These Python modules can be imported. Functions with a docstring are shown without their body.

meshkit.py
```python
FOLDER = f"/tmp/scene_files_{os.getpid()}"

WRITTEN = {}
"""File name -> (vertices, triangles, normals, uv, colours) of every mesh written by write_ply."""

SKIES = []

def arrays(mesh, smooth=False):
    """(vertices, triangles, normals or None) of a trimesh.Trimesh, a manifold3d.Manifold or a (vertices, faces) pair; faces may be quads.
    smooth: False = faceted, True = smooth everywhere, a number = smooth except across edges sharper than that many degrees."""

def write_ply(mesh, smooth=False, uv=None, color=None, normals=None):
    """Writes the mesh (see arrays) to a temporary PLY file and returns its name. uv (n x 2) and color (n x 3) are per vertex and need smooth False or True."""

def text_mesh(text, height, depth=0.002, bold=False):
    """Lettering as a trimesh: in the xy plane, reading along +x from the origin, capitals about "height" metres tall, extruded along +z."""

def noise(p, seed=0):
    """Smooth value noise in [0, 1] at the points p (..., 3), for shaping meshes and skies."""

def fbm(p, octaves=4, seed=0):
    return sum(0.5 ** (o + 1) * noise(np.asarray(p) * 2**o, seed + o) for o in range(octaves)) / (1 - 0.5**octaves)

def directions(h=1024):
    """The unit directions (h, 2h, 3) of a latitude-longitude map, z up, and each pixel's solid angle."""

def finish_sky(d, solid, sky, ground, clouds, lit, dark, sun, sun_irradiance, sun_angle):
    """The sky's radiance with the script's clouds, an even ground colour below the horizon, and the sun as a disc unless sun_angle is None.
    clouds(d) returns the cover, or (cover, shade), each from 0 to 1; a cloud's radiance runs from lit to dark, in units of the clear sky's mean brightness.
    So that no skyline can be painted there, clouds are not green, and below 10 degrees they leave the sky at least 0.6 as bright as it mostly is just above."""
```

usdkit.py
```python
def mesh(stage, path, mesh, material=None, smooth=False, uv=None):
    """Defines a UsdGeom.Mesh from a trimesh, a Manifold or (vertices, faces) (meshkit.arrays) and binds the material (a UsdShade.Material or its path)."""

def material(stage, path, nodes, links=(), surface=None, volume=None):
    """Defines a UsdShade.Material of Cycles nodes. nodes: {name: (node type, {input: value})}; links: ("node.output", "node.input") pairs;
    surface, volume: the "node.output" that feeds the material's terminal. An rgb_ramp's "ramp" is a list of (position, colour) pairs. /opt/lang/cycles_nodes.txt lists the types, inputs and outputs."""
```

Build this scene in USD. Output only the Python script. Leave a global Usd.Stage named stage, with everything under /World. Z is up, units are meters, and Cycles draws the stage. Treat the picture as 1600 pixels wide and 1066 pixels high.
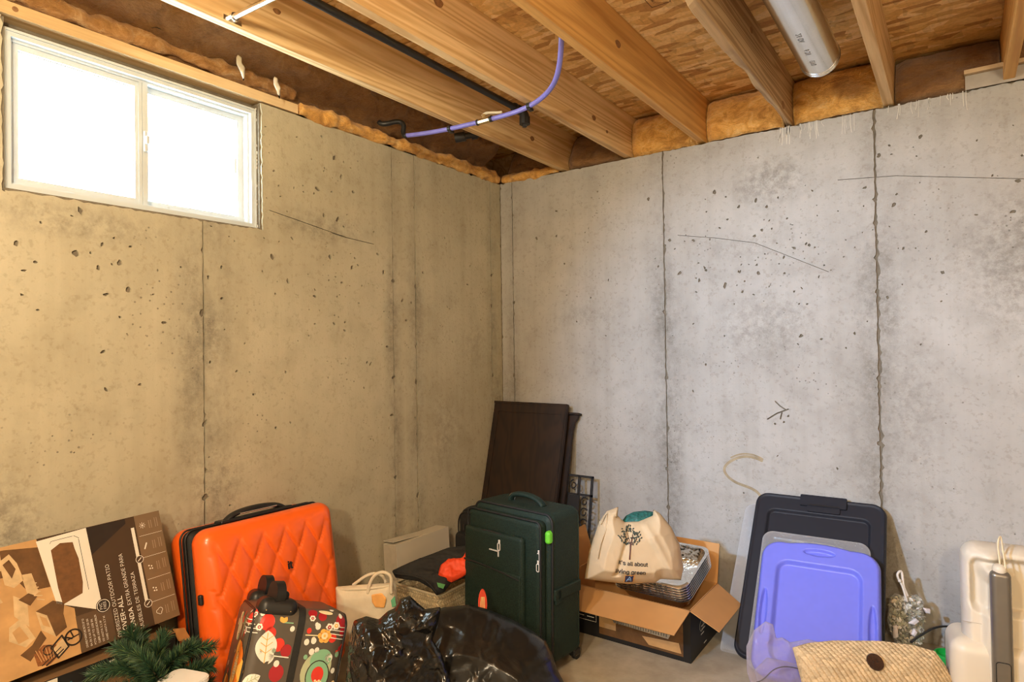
import math, random
import numpy as np, trimesh, shapely
from shapely.geometry import Polygon, Point, LineString, box as sbox
from shapely import affinity
from shapely.ops import unary_union
from scipy.spatial import Delaunay
from pxr import Usd, UsdGeom, UsdLux, UsdShade, Gf, Sdf, Vt
import usdkit, meshkit

rnd = random.Random(7)
nrg = np.random.default_rng(7)
stage = Usd.Stage.CreateInMemory()
UsdGeom.SetStageUpAxis(stage, UsdGeom.Tokens.z)
UsdGeom.SetStageMetersPerUnit(stage, 1.0)
UsdGeom.Xform.Define(stage, '/World'); UsdGeom.Scope.Define(stage, '/World/Looks')

# ---------------------------------------------------------------- camera
CAM = np.array([2.347, -3.158, 1.276])
YAW, PITCH, ROLL, FPX, PPX, PPY = 2.1823, 0.0118, -0.0140, 976.12, 809.97, 530.23
FWD = np.array([math.cos(PITCH)*math.cos(YAW), math.cos(PITCH)*math.sin(YAW), math.sin(PITCH)])
_r = np.array([math.sin(YAW), -math.cos(YAW), 0.0]); _u = np.cross(_r, FWD)
RGT = math.cos(ROLL)*_r + math.sin(ROLL)*_u
UPV = -math.sin(ROLL)*_r + math.cos(ROLL)*_u
cam = UsdGeom.Camera.Define(stage, '/World/Camera')
cam.AddTransformOp().Set(Gf.Matrix4d(*RGT, 0, *UPV, 0, *(-FWD), 0, *CAM, 1))
cam.CreateHorizontalApertureAttr(36.0); cam.CreateVerticalApertureAttr(36.0*1066/1600)
cam.CreateFocalLengthAttr(36.0*FPX/1600)
cam.CreateHorizontalApertureOffsetAttr((800-PPX)/1600*36); cam.CreateVerticalApertureOffsetAttr((PPY-533)/1600*36)
cam.CreateClippingRangeAttr(Gf.Vec2f(0.05, 100))
cam.CreateExposureAttr(0.08)

# ---------------------------------------------------------------- light: sky, daylight in the window, a basement bulb, an added fill lamp, a camera flash
dome = UsdLux.DomeLight.Define(stage, '/World/sky'); dome.CreateIntensityAttr(6.0); dome.CreateColorAttr(Gf.Vec3f(.85, .93, 1.0))
day = UsdLux.RectLight.Define(stage, '/World/daylight')
day.CreateWidthAttr(.798); day.CreateHeightAttr(.454); day.CreateIntensityAttr(13.0); day.CreateColorAttr(Gf.Vec3f(.80, .93, 1.0))
day.AddTransformOp().Set(Gf.Matrix4d(0,-1,0,0, 0,0,1,0, -1,0,0,0, -.240,-2.082,2.027,1))
def sphere_lamp(name, p, power, col=(1.0, .84, .58), r=.085):
    s = UsdLux.SphereLight.Define(stage, '/World/'+name); s.CreateRadiusAttr(r); s.CreateIntensityAttr(power); s.CreateColorAttr(Gf.Vec3f(*col)); s.AddTranslateOp().Set(Gf.Vec3d(*p))
sphere_lamp('bulb_light', (1.54, -3.30, 2.09), 350.0)
sphere_lamp('bulb_light_001', (2.8, -4.7, 2.0), 690.0)  # added fill lamp farther back, no known source there
fl_ = UsdLux.SphereLight.Define(stage, '/World/camera_flash'); fl_.CreateRadiusAttr(.06); fl_.CreateIntensityAttr(2600.0); fl_.CreateColorAttr(Gf.Vec3f(.50, .76, 1.15))  # unseen cool camera flash left of the view, aimed at the right wall
sh_ = UsdLux.ShapingAPI.Apply(fl_.GetPrim()); sh_.CreateShapingConeAngleAttr(27.0); sh_.CreateShapingConeSoftnessAttr(1.0)
_o, _d = np.array((1.05, -3.3, 1.75)), np.array((1.75, 0, .98))-np.array((1.05, -3.3, 1.75)); _d = _d/np.linalg.norm(_d); _x = np.cross(_d, (0, 0, 1)); _x /= np.linalg.norm(_x); _y = np.cross(_x, _d)
fl_.AddTransformOp().Set(Gf.Matrix4d(*_x, 0, *_y, 0, *(-_d), 0, *_o, 1))

# ---------------------------------------------------------------- helpers
L = '/World/Looks/'
class G:
    "collects material nodes"
    def __init__(s): s.n, s.l, s.k = {}, [], 0
    def add(s, kind, inp=None, out=None, **links):
        s.k += 1; nm = f'n{s.k}'; vals = {}
        for a, b in (inp or {}).items(): vals[a] = b
        for a, b in links.items():
            if isinstance(b, str) and '.' in b: s.l.append((b, f'{nm}.{a}'))
            else: vals[a] = b
        s.n[nm] = (kind, vals)
        return f'{nm}.{out}' if out else nm
    def math(s, op, a, b=0.0, c=0.0, clamp=False): return s.add('math', {'math_type': op, 'use_clamp': clamp}, 'value', value1=a, value2=b, value3=c)
    def noise(s, vec, scale, detail=4, rough=.55, dist=0, out='fac'): return s.add('noise_texture', {'scale': scale, 'detail': detail, 'roughness': rough, 'distortion': dist}, out, vector=vec)
    def ramp(s, fac, stops, interp=True): return s.add('rgb_ramp', {'ramp': stops, 'interpolate': interp}, 'color', fac=fac)
    def map(s, vec, scale=(1,1,1), rot=(0,0,0), loc=(0,0,0)): return s.add('mapping', {'scale': scale, 'rotation': rot, 'location': loc}, 'vector', vector=vec)
    def mix(s, fac, a, b, t='mix'): return s.add('mix', {'mix_type': t}, 'color', fac=fac, color1=a, color2=b)
    def rng(s, v, a, b, c, d, t='smoothstep'): return s.add('map_range', {'range_type': t, 'from_min': a, 'from_max': b, 'to_min': c, 'to_max': d, 'clamp': True}, 'result', value=v)
    def bump(s, h, strength=.3, dist=.01): return s.add('bump', {'strength': strength, 'distance': dist}, 'normal', height=h)
    def pbsdf(s, **k): return s.add('principled_bsdf', None, 'BSDF', **k)
    def obj(s): return s.add('texture_coordinate', None, 'object')
    def pos(s): return s.add('geometry', None, 'position')
    def make(s, name, surf): return usdkit.material(stage, L+name, s.n, s.l, surface=surf)

def plain(name, col, rough=.5, metal=0., var=.12, scale=25, bump=0., bscale=60, **kw):
    g = G(); o = g.obj(); f = g.noise(o, scale, 4)
    c = g.ramp(f, [(.25, tuple(x*(1-var) for x in col)), (.75, tuple(min(1, x*(1+var)) for x in col))])
    k = dict(base_color=c, roughness=rough, metallic=metal, **kw)
    if bump: k['normal'] = g.bump(g.noise(o, bscale, 3), bump, .004)
    return g.make(name, g.pbsdf(**k))

def vcol(name, rough=.5, bump=0., bscale=300, **kw):
    g = G(); c = g.add('attribute', {'attribute': 'col'}, 'color')
    k = dict(base_color=c, roughness=rough, **kw)
    if bump: k['normal'] = g.bump(g.noise(g.obj(), bscale, 3), bump, .003)
    return g.make(name, g.pbsdf(**k))

used = {}
def numbered(parent, name):
    k = (parent, name); used[k] = used.get(k, -1) + 1
    return name if used[k] == 0 else f'{name}_{used[k]:03d}'
def setd(p, **k):
    for a, b in k.items():
        if b: p.SetCustomDataByKey(a, b)
    return p
def thing(name, label=None, cat=None, M=None, loc=None, group=None, kind=None):
    path = '/World/' + numbered('/World', name)
    x = UsdGeom.Xform.Define(stage, path)
    if M is None and loc is not None: M = np.eye(4); M[:3, 3] = loc
    if M is not None: x.AddTransformOp().Set(Gf.Matrix4d(*np.asarray(M, float).T.ravel()))
    return setd(x.GetPrim(), label=label, category=cat, group=group, kind=kind)
def part(parent, name, mesh, mat, smooth=False, label=None, col=None, kind=None):
    base = str(parent.GetPath())
    path = base + '/' + numbered(base, name)
    m = usdkit.mesh(stage, path, mesh, mat, smooth=smooth)
    if col is not None:
        UsdGeom.PrimvarsAPI(m).CreatePrimvar('col', Sdf.ValueTypeNames.Color3fArray, 'vertex').Set(Vt.Vec3fArray.FromNumpy(np.asarray(col, np.float32)))
    return setd(m.GetPrim(), label=label, kind=kind)
def single(name, mesh, mat, label, cat, smooth=False, loc=None, col=None, group=None, kind=None):
    path = '/World/' + numbered('/World', name)
    if loc is not None: mesh = trimesh.Trimesh(np.asarray(mesh.vertices)-loc, mesh.faces, process=False)
    m = usdkit.mesh(stage, path, mesh, mat, smooth=smooth)
    if loc is not None: m.AddTranslateOp().Set(Gf.Vec3d(*map(float, loc)))
    if col is not None:
        UsdGeom.PrimvarsAPI(m).CreatePrimvar('col', Sdf.ValueTypeNames.Color3fArray, 'vertex').Set(Vt.Vec3fArray.FromNumpy(np.asarray(col, np.float32)))
    return setd(m.GetPrim(), label=label, category=cat, group=group, kind=kind)

def frame(o, right, up):
    right = np.asarray(right, float); right = right/np.linalg.norm(right)
    up = np.asarray(up, float); up = up-right*(up@right); up /= np.linalg.norm(up)
    M = np.eye(4); M[:3, 0] = right; M[:3, 1] = up; M[:3, 2] = np.cross(right, up); M[:3, 3] = o
    return M
def box(x0, x1, y0, y1, z0, z1):
    m = trimesh.creation.box((x1-x0, y1-y0, z1-z0)); m.apply_translation(((x0+x1)/2, (y0+y1)/2, (z0+z1)/2)); return m
def cat(*ms):
    out = []
    for m in ms: out += list(m) if isinstance(m, (list, tuple)) else [m]
    return trimesh.util.concatenate(out)
def ext(poly, h, z=0., M=None):
    gs = getattr(poly, 'geoms', [poly])
    m = cat([trimesh.creation.extrude_polygon(g, h, engine='earcut') for g in gs if g.area > 1e-9])
    m.apply_translation((0, 0, z))
    if M is not None: m.apply_transform(M)
    return m
def rrect(x0, x1, y0, y1, r, q=8): return sbox(x0+r, y0+r, x1-r, y1-r).buffer(r, quad_segs=q)
def bevel_plate(poly, h, b=.004, z=0.):
    "plate with a chamfered upper edge"
    a = ext(poly, h-b, z)
    ring = poly.exterior
    top = poly.buffer(-b, quad_segs=4)
    return cat(a, ext(top, b*.5, z+h-b), ext(poly.buffer(-b*.35, quad_segs=4), b*.4, z+h-b), ext(poly.buffer(-b*.7), b*.75, z+h-b))
def tube(pts, r, n=10, caps=True):
    P = np.asarray(pts, float); k = len(P); r = np.broadcast_to(np.asarray(r, float), (k,))
    T = np.gradient(P, axis=0); T /= np.linalg.norm(T, axis=1)[:, None]+1e-12
    a = np.array([0, 0, 1.0]) if abs(T[0][2]) < .9 else np.array([1.0, 0, 0])
    N = np.cross(T[0], a); N /= np.linalg.norm(N); V = []
    for i in range(k):
        N = N-T[i]*(N@T[i]); N /= np.linalg.norm(N); B = np.cross(T[i], N)
        th = np.linspace(0, 2*math.pi, n, endpoint=False)
        V.append(P[i]+r[i]*(np.cos(th)[:, None]*N+np.sin(th)[:, None]*B))
    V = np.vstack(V); F = []
    for i in range(k-1):
        for j in range(n):
            a0, a1 = i*n+j, i*n+(j+1) % n; F += [[a0, a1, a1+n], [a0, a1+n, a0+n]]
    if caps:
        V = np.vstack([V, P[0], P[-1]]); c = k*n
        for j in range(n): F += [[c, (j+1) % n, j], [c+1, (k-1)*n+j, (k-1)*n+(j+1) % n]]
    m = trimesh.Trimesh(V, np.array(F), process=False)
    if m.volume < 0: m.invert()
    return m
def spline(pts, n=40):
    from scipy.interpolate import CubicSpline
    P = np.asarray(pts, float); t = np.r_[0, np.cumsum(np.linalg.norm(np.diff(P, axis=0), axis=1))]
    return CubicSpline(t, P)(np.linspace(0, t[-1], n))
def cyl(a, b, r, n=20): return tube(np.linspace(a, b, 2), r, n)
def rbox(w, d, h, r, step=.02, fn=None):
    "rounded box, centred in x and y, standing on z=0; fn(points, normals) may displace"
    half = np.array([w, d, h])/2; r = min(r, half.min()*.999)
    ax = []
    for k in range(3):
        c = half[k]-r; n = max(1, int(round(2*c/step))); e = np.tan(np.linspace(0, math.pi/4, 5))*r
        ax.append(np.unique(np.round(np.r_[-c-e[::-1], np.linspace(-c, c, n+1), c+e], 7)))
    V, F, o = [], [], 0
    for k in range(3):
        i, j = (k+1) % 3, (k+2) % 3
        A, B = np.meshgrid(ax[i], ax[j], indexing='ij')
        for s in (-1, 1):
            p = np.zeros(A.shape+(3,)); p[..., i], p[..., j], p[..., k] = A, B, s*half[k]
            V.append(p.reshape(-1, 3)); n, m = A.shape
            q = np.arange(n*m).reshape(n, m)+o
            f = np.stack([q[:-1, :-1], q[1:, :-1], q[1:, 1:], q[:-1, 1:]], -1).reshape(-1, 4)
            F.append(f if s > 0 else f[:, ::-1]); o += n*m
    V, F = np.vstack(V), np.vstack(F); F = np.vstack([F[:, [0, 1, 2]], F[:, [0, 2, 3]]])
    q = np.clip(V, -(half-r), half-r); dv = V-q; N = dv/np.linalg.norm(dv, axis=1)[:, None]; P = q+N*r
    m = trimesh.Trimesh(P, F, process=False); m.merge_vertices(digits_vertex=6)
    if fn is not None:
        q = np.clip(m.vertices, -(half-r), half-r); dv = m.vertices-q; N = dv/np.maximum(np.linalg.norm(dv, axis=1), 1e-9)[:, None]
        m.vertices = fn(np.array(m.vertices), N)
    m.apply_translation((0, 0, half[2])); return m
def fill(poly, h, jitter=.0, seed=1):
    "triangulated interior of a polygon: points, faces, distance to the edge"
    rg = np.random.default_rng(seed)
    rings = [poly.exterior]+list(poly.interiors); pts = []
    for ring in rings:
        n = max(8, int(ring.length/h)); pts += [ring.interpolate(i/n, normalized=True).coords[0] for i in range(n)]
    nb = len(pts); x0, y0, x1, y1 = poly.bounds
    X, Y = np.meshgrid(np.arange(x0, x1, h), np.arange(y0, y1, h*.87)); X[1::2] += h/2
    gp = np.c_[X.ravel(), Y.ravel()]+rg.uniform(-jitter, jitter, (X.size, 2))*h
    ins = shapely.contains_xy(poly.buffer(-h*.55), gp[:, 0], gp[:, 1]); pts = np.vstack([np.array(pts), gp[ins]])
    F = Delaunay(pts).simplices; c = pts[F].mean(1); F = F[shapely.contains_xy(poly.buffer(1e-6), c[:, 0], c[:, 1])]
    a = pts[F]; cr = (a[:, 1, 0]-a[:, 0, 0])*(a[:, 2, 1]-a[:, 0, 1])-(a[:, 1, 1]-a[:, 0, 1])*(a[:, 2, 0]-a[:, 0, 0])
    F = np.where((cr < 0)[:, None], F[:, ::-1], F); F = F[np.abs(cr) > 1e-12]
    d = shapely.distance(shapely.points(pts), unary_union([LineString(r.coords) for r in rings])); d[:nb] = 0
    return pts, F, d, nb
def inflate(poly, h, front, back=None, fn=None, seed=1):
    "closed cushion-like body on an outline; front/back(d, pts) give the height above the plane"
    p, F, d, nb = fill(poly, h, .15, seed)
    zf = front(d, p); zb = back(d, p) if back else -.3*zf
    zf = np.where(d <= 0, 0, zf); zb = np.where(d <= 0, 0, zb)
    n = len(p); idx = np.r_[np.arange(nb), np.arange(n, 2*n-nb)]
    V = np.vstack([np.c_[p, zf], np.c_[p[nb:], zb[nb:]]])
    m = trimesh.Trimesh(V, np.vstack([F, idx[F][:, ::-1]]), process=False)
    if fn is not None: m.vertices = fn(np.array(m.vertices))
    return m
def fbm(p, o=4, s=0): return meshkit.fbm(np.asarray(p), o, s)*2-1
def ridged(p, o=4, s=0):
    out = 0; p = np.asarray(p)
    for k in range(o): out = out+.5**k*(1-np.abs(meshkit.noise(p*2**k, s+k)*2-1)*2)
    return out/2
def crumple(p, size, seed):
    "piecewise flat random heights, like crushed film, in -1..1"
    from scipy.interpolate import LinearNDInterpolator
    rg_ = np.random.default_rng(seed); size = np.broadcast_to(size, (2,)); lo, hi = p.min(0)-2*size, p.max(0)+2*size; n_ = int(np.prod((hi-lo)/size))
    return LinearNDInterpolator(rg_.uniform(lo, hi, (n_, 2)), rg_.uniform(-1, 1, n_), fill_value=0)(p)
def at(px, py, t): return CAM+t*(FWD+RGT*(px-PPX)/FPX-UPV*(py-PPY)/FPX)
def xform(m, M): m = m.copy(); m.apply_transform(M); return m
def text(s, h, bold=False, depth=.0005): return meshkit.text_mesh(s, h, depth, bold)
def rotz(a):
    M = np.eye(4); c, s = math.cos(a), math.sin(a); M[0, 0], M[0, 1], M[1, 0], M[1, 1] = c, -s, s, c; return M
def T(x, y, z=0.):
    M = np.eye(4); M[:3, 3] = x, y, z; return M

# ---------------------------------------------------------------- materials of the shell
def concrete(name, axis, seams, blobs, base0, base1, dark=(.13, .115, .09)):
    g = G(); p = g.pos(); sep = g.add('separate_xyz', None, None, vector=p)
    c, z = f'{sep}.{"x" if axis == 0 else "y"}', f'{sep}.z'
    n1 = g.noise(p, 1.3, 5, .6); n2 = g.noise(p, 7, 5, .6); n3 = g.noise(p, 55, 3, .6)
    col = g.ramp(n1, [(.3, base0), (.7, base1)])
    col = g.mix(.55, col, g.ramp(n2, [(.3, (.80, .79, .77)), (.5, (1, 1, 1)), (.72, (1.08, 1.07, 1.06))]), 'multiply')
    col = g.mix(.35, col, g.ramp(n3, [(.32, (.62, .58, .52)), (.45, (1, 1, 1))]), 'multiply')
    # vertical form streaks and horizontal lift marks
    st = g.noise(g.map(p, (9, 9, .35)), 1.6, 4, .6); col = g.mix(.4, col, g.ramp(st, [(.3, (.82, .80, .76)), (.55, (1, 1, 1))]), 'multiply')
    m = None
    mask = g.ramp(g.noise(g.map(p, (1, 1, .45)), 5.5, 5, .65), [(.32, (0, 0, 0)), (.64, (1, 1, 1))])
    for s, w, a in seams:
        v = g.math('multiply', g.rng(g.math('absolute', g.math('subtract', c, s)), 0, w, 1, 0), a)
        m = v if m is None else g.math('maximum', m, v)
    grs = g.ramp(g.noise(p, 34, 6, .8), [(.36, (0, 0, 0)), (.60, (1, 1, 1))])
    core = None
    for s, w, a in seams:
        v = g.math('multiply', g.rng(g.math('absolute', g.math('subtract', c, s)), .004, .022, 1, 0), a); core = v if core is None else g.math('maximum', core, v)
    tot = g.math('multiply', g.math('multiply', m, mask, clamp=True), g.math('multiply_add', grs, .7, .3))
    tot = g.math('maximum', tot, g.math('multiply', core, g.math('multiply', mask, g.math('multiply_add', grs, .5, .5))))
    tot = g.math('multiply', tot, g.rng(z, 2.0, 1.4, .4, 1.0))
    gr = g.ramp(g.noise(p, 26, 5, .75), [(.40, (0, 0, 0)), (.62, (1, 1, 1))])
    for (bc, bz, rx, rz, a) in blobs:
        d = g.math('sqrt', g.math('add', g.math('power', g.math('absolute', g.math('divide', g.math('subtract', c, bc), rx)), 2.), g.math('power', g.math('absolute', g.math('divide', g.math('subtract', z, bz), rz)), 2.)))
        v = g.math('multiply', g.math('multiply', g.rng(d, .1, 1.0, 1, 0), a), gr)
        tot = g.math('maximum', tot, v)
    col = g.mix(tot, col, dark)
    # small surface holes: the shade inside them painted as dark spots, plus bump
    vo = g.add('voronoi_texture', {'scale': 42, 'feature': 'f1'}, 'distance', vector=p)
    sp = g.math('multiply', g.rng(vo, .10, .18, 1, 0), g.ramp(g.noise(p, 3.2, 2), [(.52, (0, 0, 0)), (.66, (1, 1, 1))]))
    col = g.mix(g.math('multiply', sp, .65), col, dark)
    h = g.math('add', g.math('multiply', g.noise(p, 90, 4), .5), g.math('multiply', n2, 1.2))
    h = g.math('subtract', h, g.math('multiply', sp, .8))
    return g.make(name, g.pbsdf(base_color=col, roughness=.88, specular_ior_level=.25, normal=g.bump(h, .35, .006)))
CB0, CB1 = (.40, .355, .25), (.51, .46, .34)
m_wall_l = concrete('concrete_left', 1, [(-1.902, .16, .95), (-.925, .08, .85), (-.762, .09, .75), (-.10, .08, .6)],
    [(-2.55, .62, .22, .45, .75), (-1.35, 1.83, .35, .10, .5), (-2.3, 1.70, .4, .09, .4), (-.55, .8, .2, .3, .35), (-.05, .6, .07, .8, .8), (-1.86, .75, .16, .35, .6), (-.28, 1.3, .2, .2, .3)], CB0, CB1)
m_wall_r = concrete('concrete_right', 0, [(.104, .08, .6), (1.088, .14, .8), (2.067, .15, .85)],
    [(1.62, 2.05, .25, .16, .55), (1.60, 1.35, .35, .25, .4), (2.55, 1.60, .28, .45, .5), (1.10, .70, .12, .4, .7), (.05, .6, .06, .8, .6), (.62, 1.45, .35, .08, .3), (2.1, 1.0, .3, .5, .35), (2.75, 2.05, .3, .2, .55), (1.5, 1.75, .35, .10, .25)], (.365, .345, .315), (.475, .455, .425))
m_back = plain('concrete_core', (.17, .14, .10), .9, var=.25, scale=30, bump=.5)  # darker than the wall: shade in pits and joints put into the colour
g = G(); p = g.pos(); n1 = g.noise(p, 2.2, 6, .65); n2 = g.noise(p, 14, 5, .6)
c = g.mix(.6, g.ramp(n1, [(.3, (.30, .265, .205)), (.7, (.50, .455, .37))]), g.ramp(n2, [(.3, (.7, .68, .64)), (.6, (1, 1, 1))]), 'multiply')
m_floor = g.make('concrete_floor', g.pbsdf(base_color=c, roughness=.72, normal=g.bump(n2, .15, .004)))
m_drywall = plain('far_wall_paint', (.55, .52, .47), .8)

def wood(name, light, dark, rings=1.0, along=1):
    g = G(); p = g.pos(); sc = [7., 7., 7.]; sc[along] = .30
    v = g.map(p, tuple(sc)); n = g.noise(v, 1.0, 3, .5); nf = g.noise(g.map(p, tuple(s*8 for s in sc)), 3, 4, .6)
    px = g.add('separate_xyz', None, None, vector=p); lin = g.math('add', f'{px}.{"z" if along == 1 else "x"}', g.math('multiply', f'{px}.{"x" if along == 1 else "y"}', .7))
    s = g.math('sine', g.math('add', g.math('multiply', n, 85*rings), g.math('multiply', lin, 150*rings)))
    c = g.ramp(g.math('multiply_add', s, .5, .5), [(.0, light), (.55, tuple(a*.6+b*.4 for a, b in zip(light, dark))), (1, dark)])
    c = g.mix(.5, c, g.ramp(nf, [(.3, (.80, .76, .70)), (.65, (1.05, 1.04, 1.02))]), 'multiply')
    c = g.mix(.4, c, g.ramp(g.noise(p, 2.5, 2), [(.3, (.85, .8, .72)), (.7, (1.08, 1.05, 1.0))]), 'multiply')
    return g.make(name, g.pbsdf(base_color=c, roughness=.62, normal=g.bump(nf, .12, .002)))
m_joist = [wood('pine_joist', (.80, .57, .30), (.60, .37, .155)), wood('pine_joist_lit', (.76, .44, .14), (.60, .31, .085), .7), wood('pine_joist_grey', (.60, .42, .23), (.36, .22, .105), 1.1)]  # amber copy puts the coloured light on some joists into the wood
m_plate = wood('pine_plate', (.72, .54, .32), (.55, .37, .18), .8)
m_knot = plain('knot_wood', (.27, .125, .045), .6, scale=80, var=.4)
g = G(); p = g.pos()
v1 = g.add('voronoi_texture', {'scale': 1.0, 'feature': 'f1'}, 'color', vector=g.map(p, (11, 38, 1), (0, 0, .35)))
v2 = g.add('voronoi_texture', {'scale': 1.0, 'feature': 'f1'}, 'color', vector=g.map(p, (44, 15, 1), (0, 0, .5)))
va = g.add('separate_color', None, None, color=v1); vb = g.add('separate_color', None, None, color=v2)
c = g.ramp(f'{va}.r', [(0, (.46, .22, .06)), (.3, (.72, .43, .14)), (.7, (.82, .54, .21)), (1, (.90, .65, .32))])
c = g.mix(.45, c, g.ramp(f'{vb}.g', [(0, (.55, .48, .4)), (.25, (1, 1, 1)), (1, (1.1, 1.05, 1))]), 'multiply')
c = g.mix(.5, c, g.ramp(g.noise(p, 70, 3), [(.3, (.7, .65, .58)), (.6, (1.05, 1.05, 1.05))]), 'multiply')
m_osb = g.make('strand_board', g.pbsdf(base_color=c, roughness=.7, normal=g.bump(f'{va}.g', .3, .002)))
def fluff(name, a, b, c3):
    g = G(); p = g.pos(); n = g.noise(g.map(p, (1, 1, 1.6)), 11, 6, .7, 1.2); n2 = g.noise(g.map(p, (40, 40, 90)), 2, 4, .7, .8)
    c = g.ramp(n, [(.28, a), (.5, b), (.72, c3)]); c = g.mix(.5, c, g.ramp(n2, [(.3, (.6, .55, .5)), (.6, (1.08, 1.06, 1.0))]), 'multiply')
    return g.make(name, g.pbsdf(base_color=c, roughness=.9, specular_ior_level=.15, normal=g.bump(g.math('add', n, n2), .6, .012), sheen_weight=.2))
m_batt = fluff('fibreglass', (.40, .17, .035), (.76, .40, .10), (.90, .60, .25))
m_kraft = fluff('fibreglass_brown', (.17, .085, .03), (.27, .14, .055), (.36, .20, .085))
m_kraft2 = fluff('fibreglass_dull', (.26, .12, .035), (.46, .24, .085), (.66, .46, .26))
m_vinyl = plain('white_vinyl', (.56, .60, .62), .35, var=.02)
m_caulk = plain('white_foam', (.82, .81, .78), .8, scale=60, bump=.4)
g = G(); f = g.math('multiply_add', g.math('power', g.add('layer_weight', {'blend': .5}, 'facing'), 4.), .5, .04); tr = g.add('transparent_bsdf', {'color': (.97, 1, .985)}, 'BSDF'); gl = g.add('glossy_bsdf', {'roughness': .02}, 'BSDF')
m_pane = g.make('window_glass', g.add('mix_closure', None, 'closure', fac=f, closure1=tr, closure2=gl))
def clearplastic(name, col, a, rough=.2, body=(.8, .8, .8)):
    "see-through plastic: part clear, part milky, part shine"
    g = G(); tr = g.add('transparent_bsdf', {'color': col}, 'BSDF'); pb = g.pbsdf(base_color=body, roughness=rough)
    lw = g.add('layer_weight', {'blend': .35}, 'facing')
    f = g.math('multiply_add', lw, .55, a, clamp=True)
    return g.make(name, g.add('mix_closure', None, 'closure', fac=f, closure1=tr, closure2=pb))
m_black = plain('black_plastic', (.012, .012, .013), .42)
m_pex = plain('blue_tubing', (.20, .19, .62), .35, var=.05)
m_brass = plain('brass', (.62, .45, .22), .35, .9)
m_steel = plain('galvanised_steel', (.80, .81, .82), .17, 1., var=.05, scale=14)
m_iron = plain('black_iron', (.025, .024, .025), .5, .2)

# ---------------------------------------------------------------- shell: walls of cast panels, floor, subfloor
H, JZ, JT = 2.30, 2.308, 2.543
WALL_M = {'L': frame((0, 0, 0), (0, 1, 0), (0, 0, 1)), 'R': frame((0, 0, 0), (1, 0, 0), (0, 0, 1))}   # local x runs along the wall, local z into the room
def jag(a0, a1, b0, b1, amp, seed, chips=None, rough_sides='lr'):
    "a panel outline with the ragged edge of a form joint"
    rg = np.random.default_rng(seed); pts = []
    def side(p, q, nrm, rough):
        n = int(np.hypot(*(np.subtract(q, p)))/.014)+1; out = []; e = 0.
        for i in range(n):
            t = i/n; e = .6*e+rg.normal(0, amp)
            d = min(0., -abs(e)) if rough else 0
            if rough and rg.random() < .035*amp/.0012: d -= rg.uniform(.002, .009)
            out.append((p[0]+(q[0]-p[0])*t+nrm[0]*d, p[1]+(q[1]-p[1])*t+nrm[1]*d))
        return out
    pts += side((a0, b0), (a1, b0), (0, -1), False); pts += side((a1, b0), (a1, b1), (1, 0), 'r' in rough_sides)
    pts += side((a1, b1), (a0, b1), (0, 1), True); pts += side((a0, b1), (a0, b0), (-1, 0), 'l' in rough_sides)
    return Polygon(pts).buffer(0)
def pit(x, y, r, rg, el=1.0):
    k = 9; ph = rg.uniform(0, 6.28)
    pts = [(r*el*(1+rg.uniform(-.4, .3))*math.cos(2*math.pi*i/k), r*(1+rg.uniform(-.4, .3))*math.sin(2*math.pi*i/k)) for i in range(k)]
    return affinity.translate(affinity.rotate(Polygon(pts).buffer(0), ph*57, origin=(0, 0)), x, y)
rg = np.random.default_rng(11)
def pits(n, cx, cz, sx, sz, rmin, rmax):
    return [pit(rg.normal(cx, sx), rg.normal(cz, sz), rmin+(rmax-rmin)*rg.random()**2.2, rg, rg.uniform(1, 1.9)) for _ in range(n)]
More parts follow.
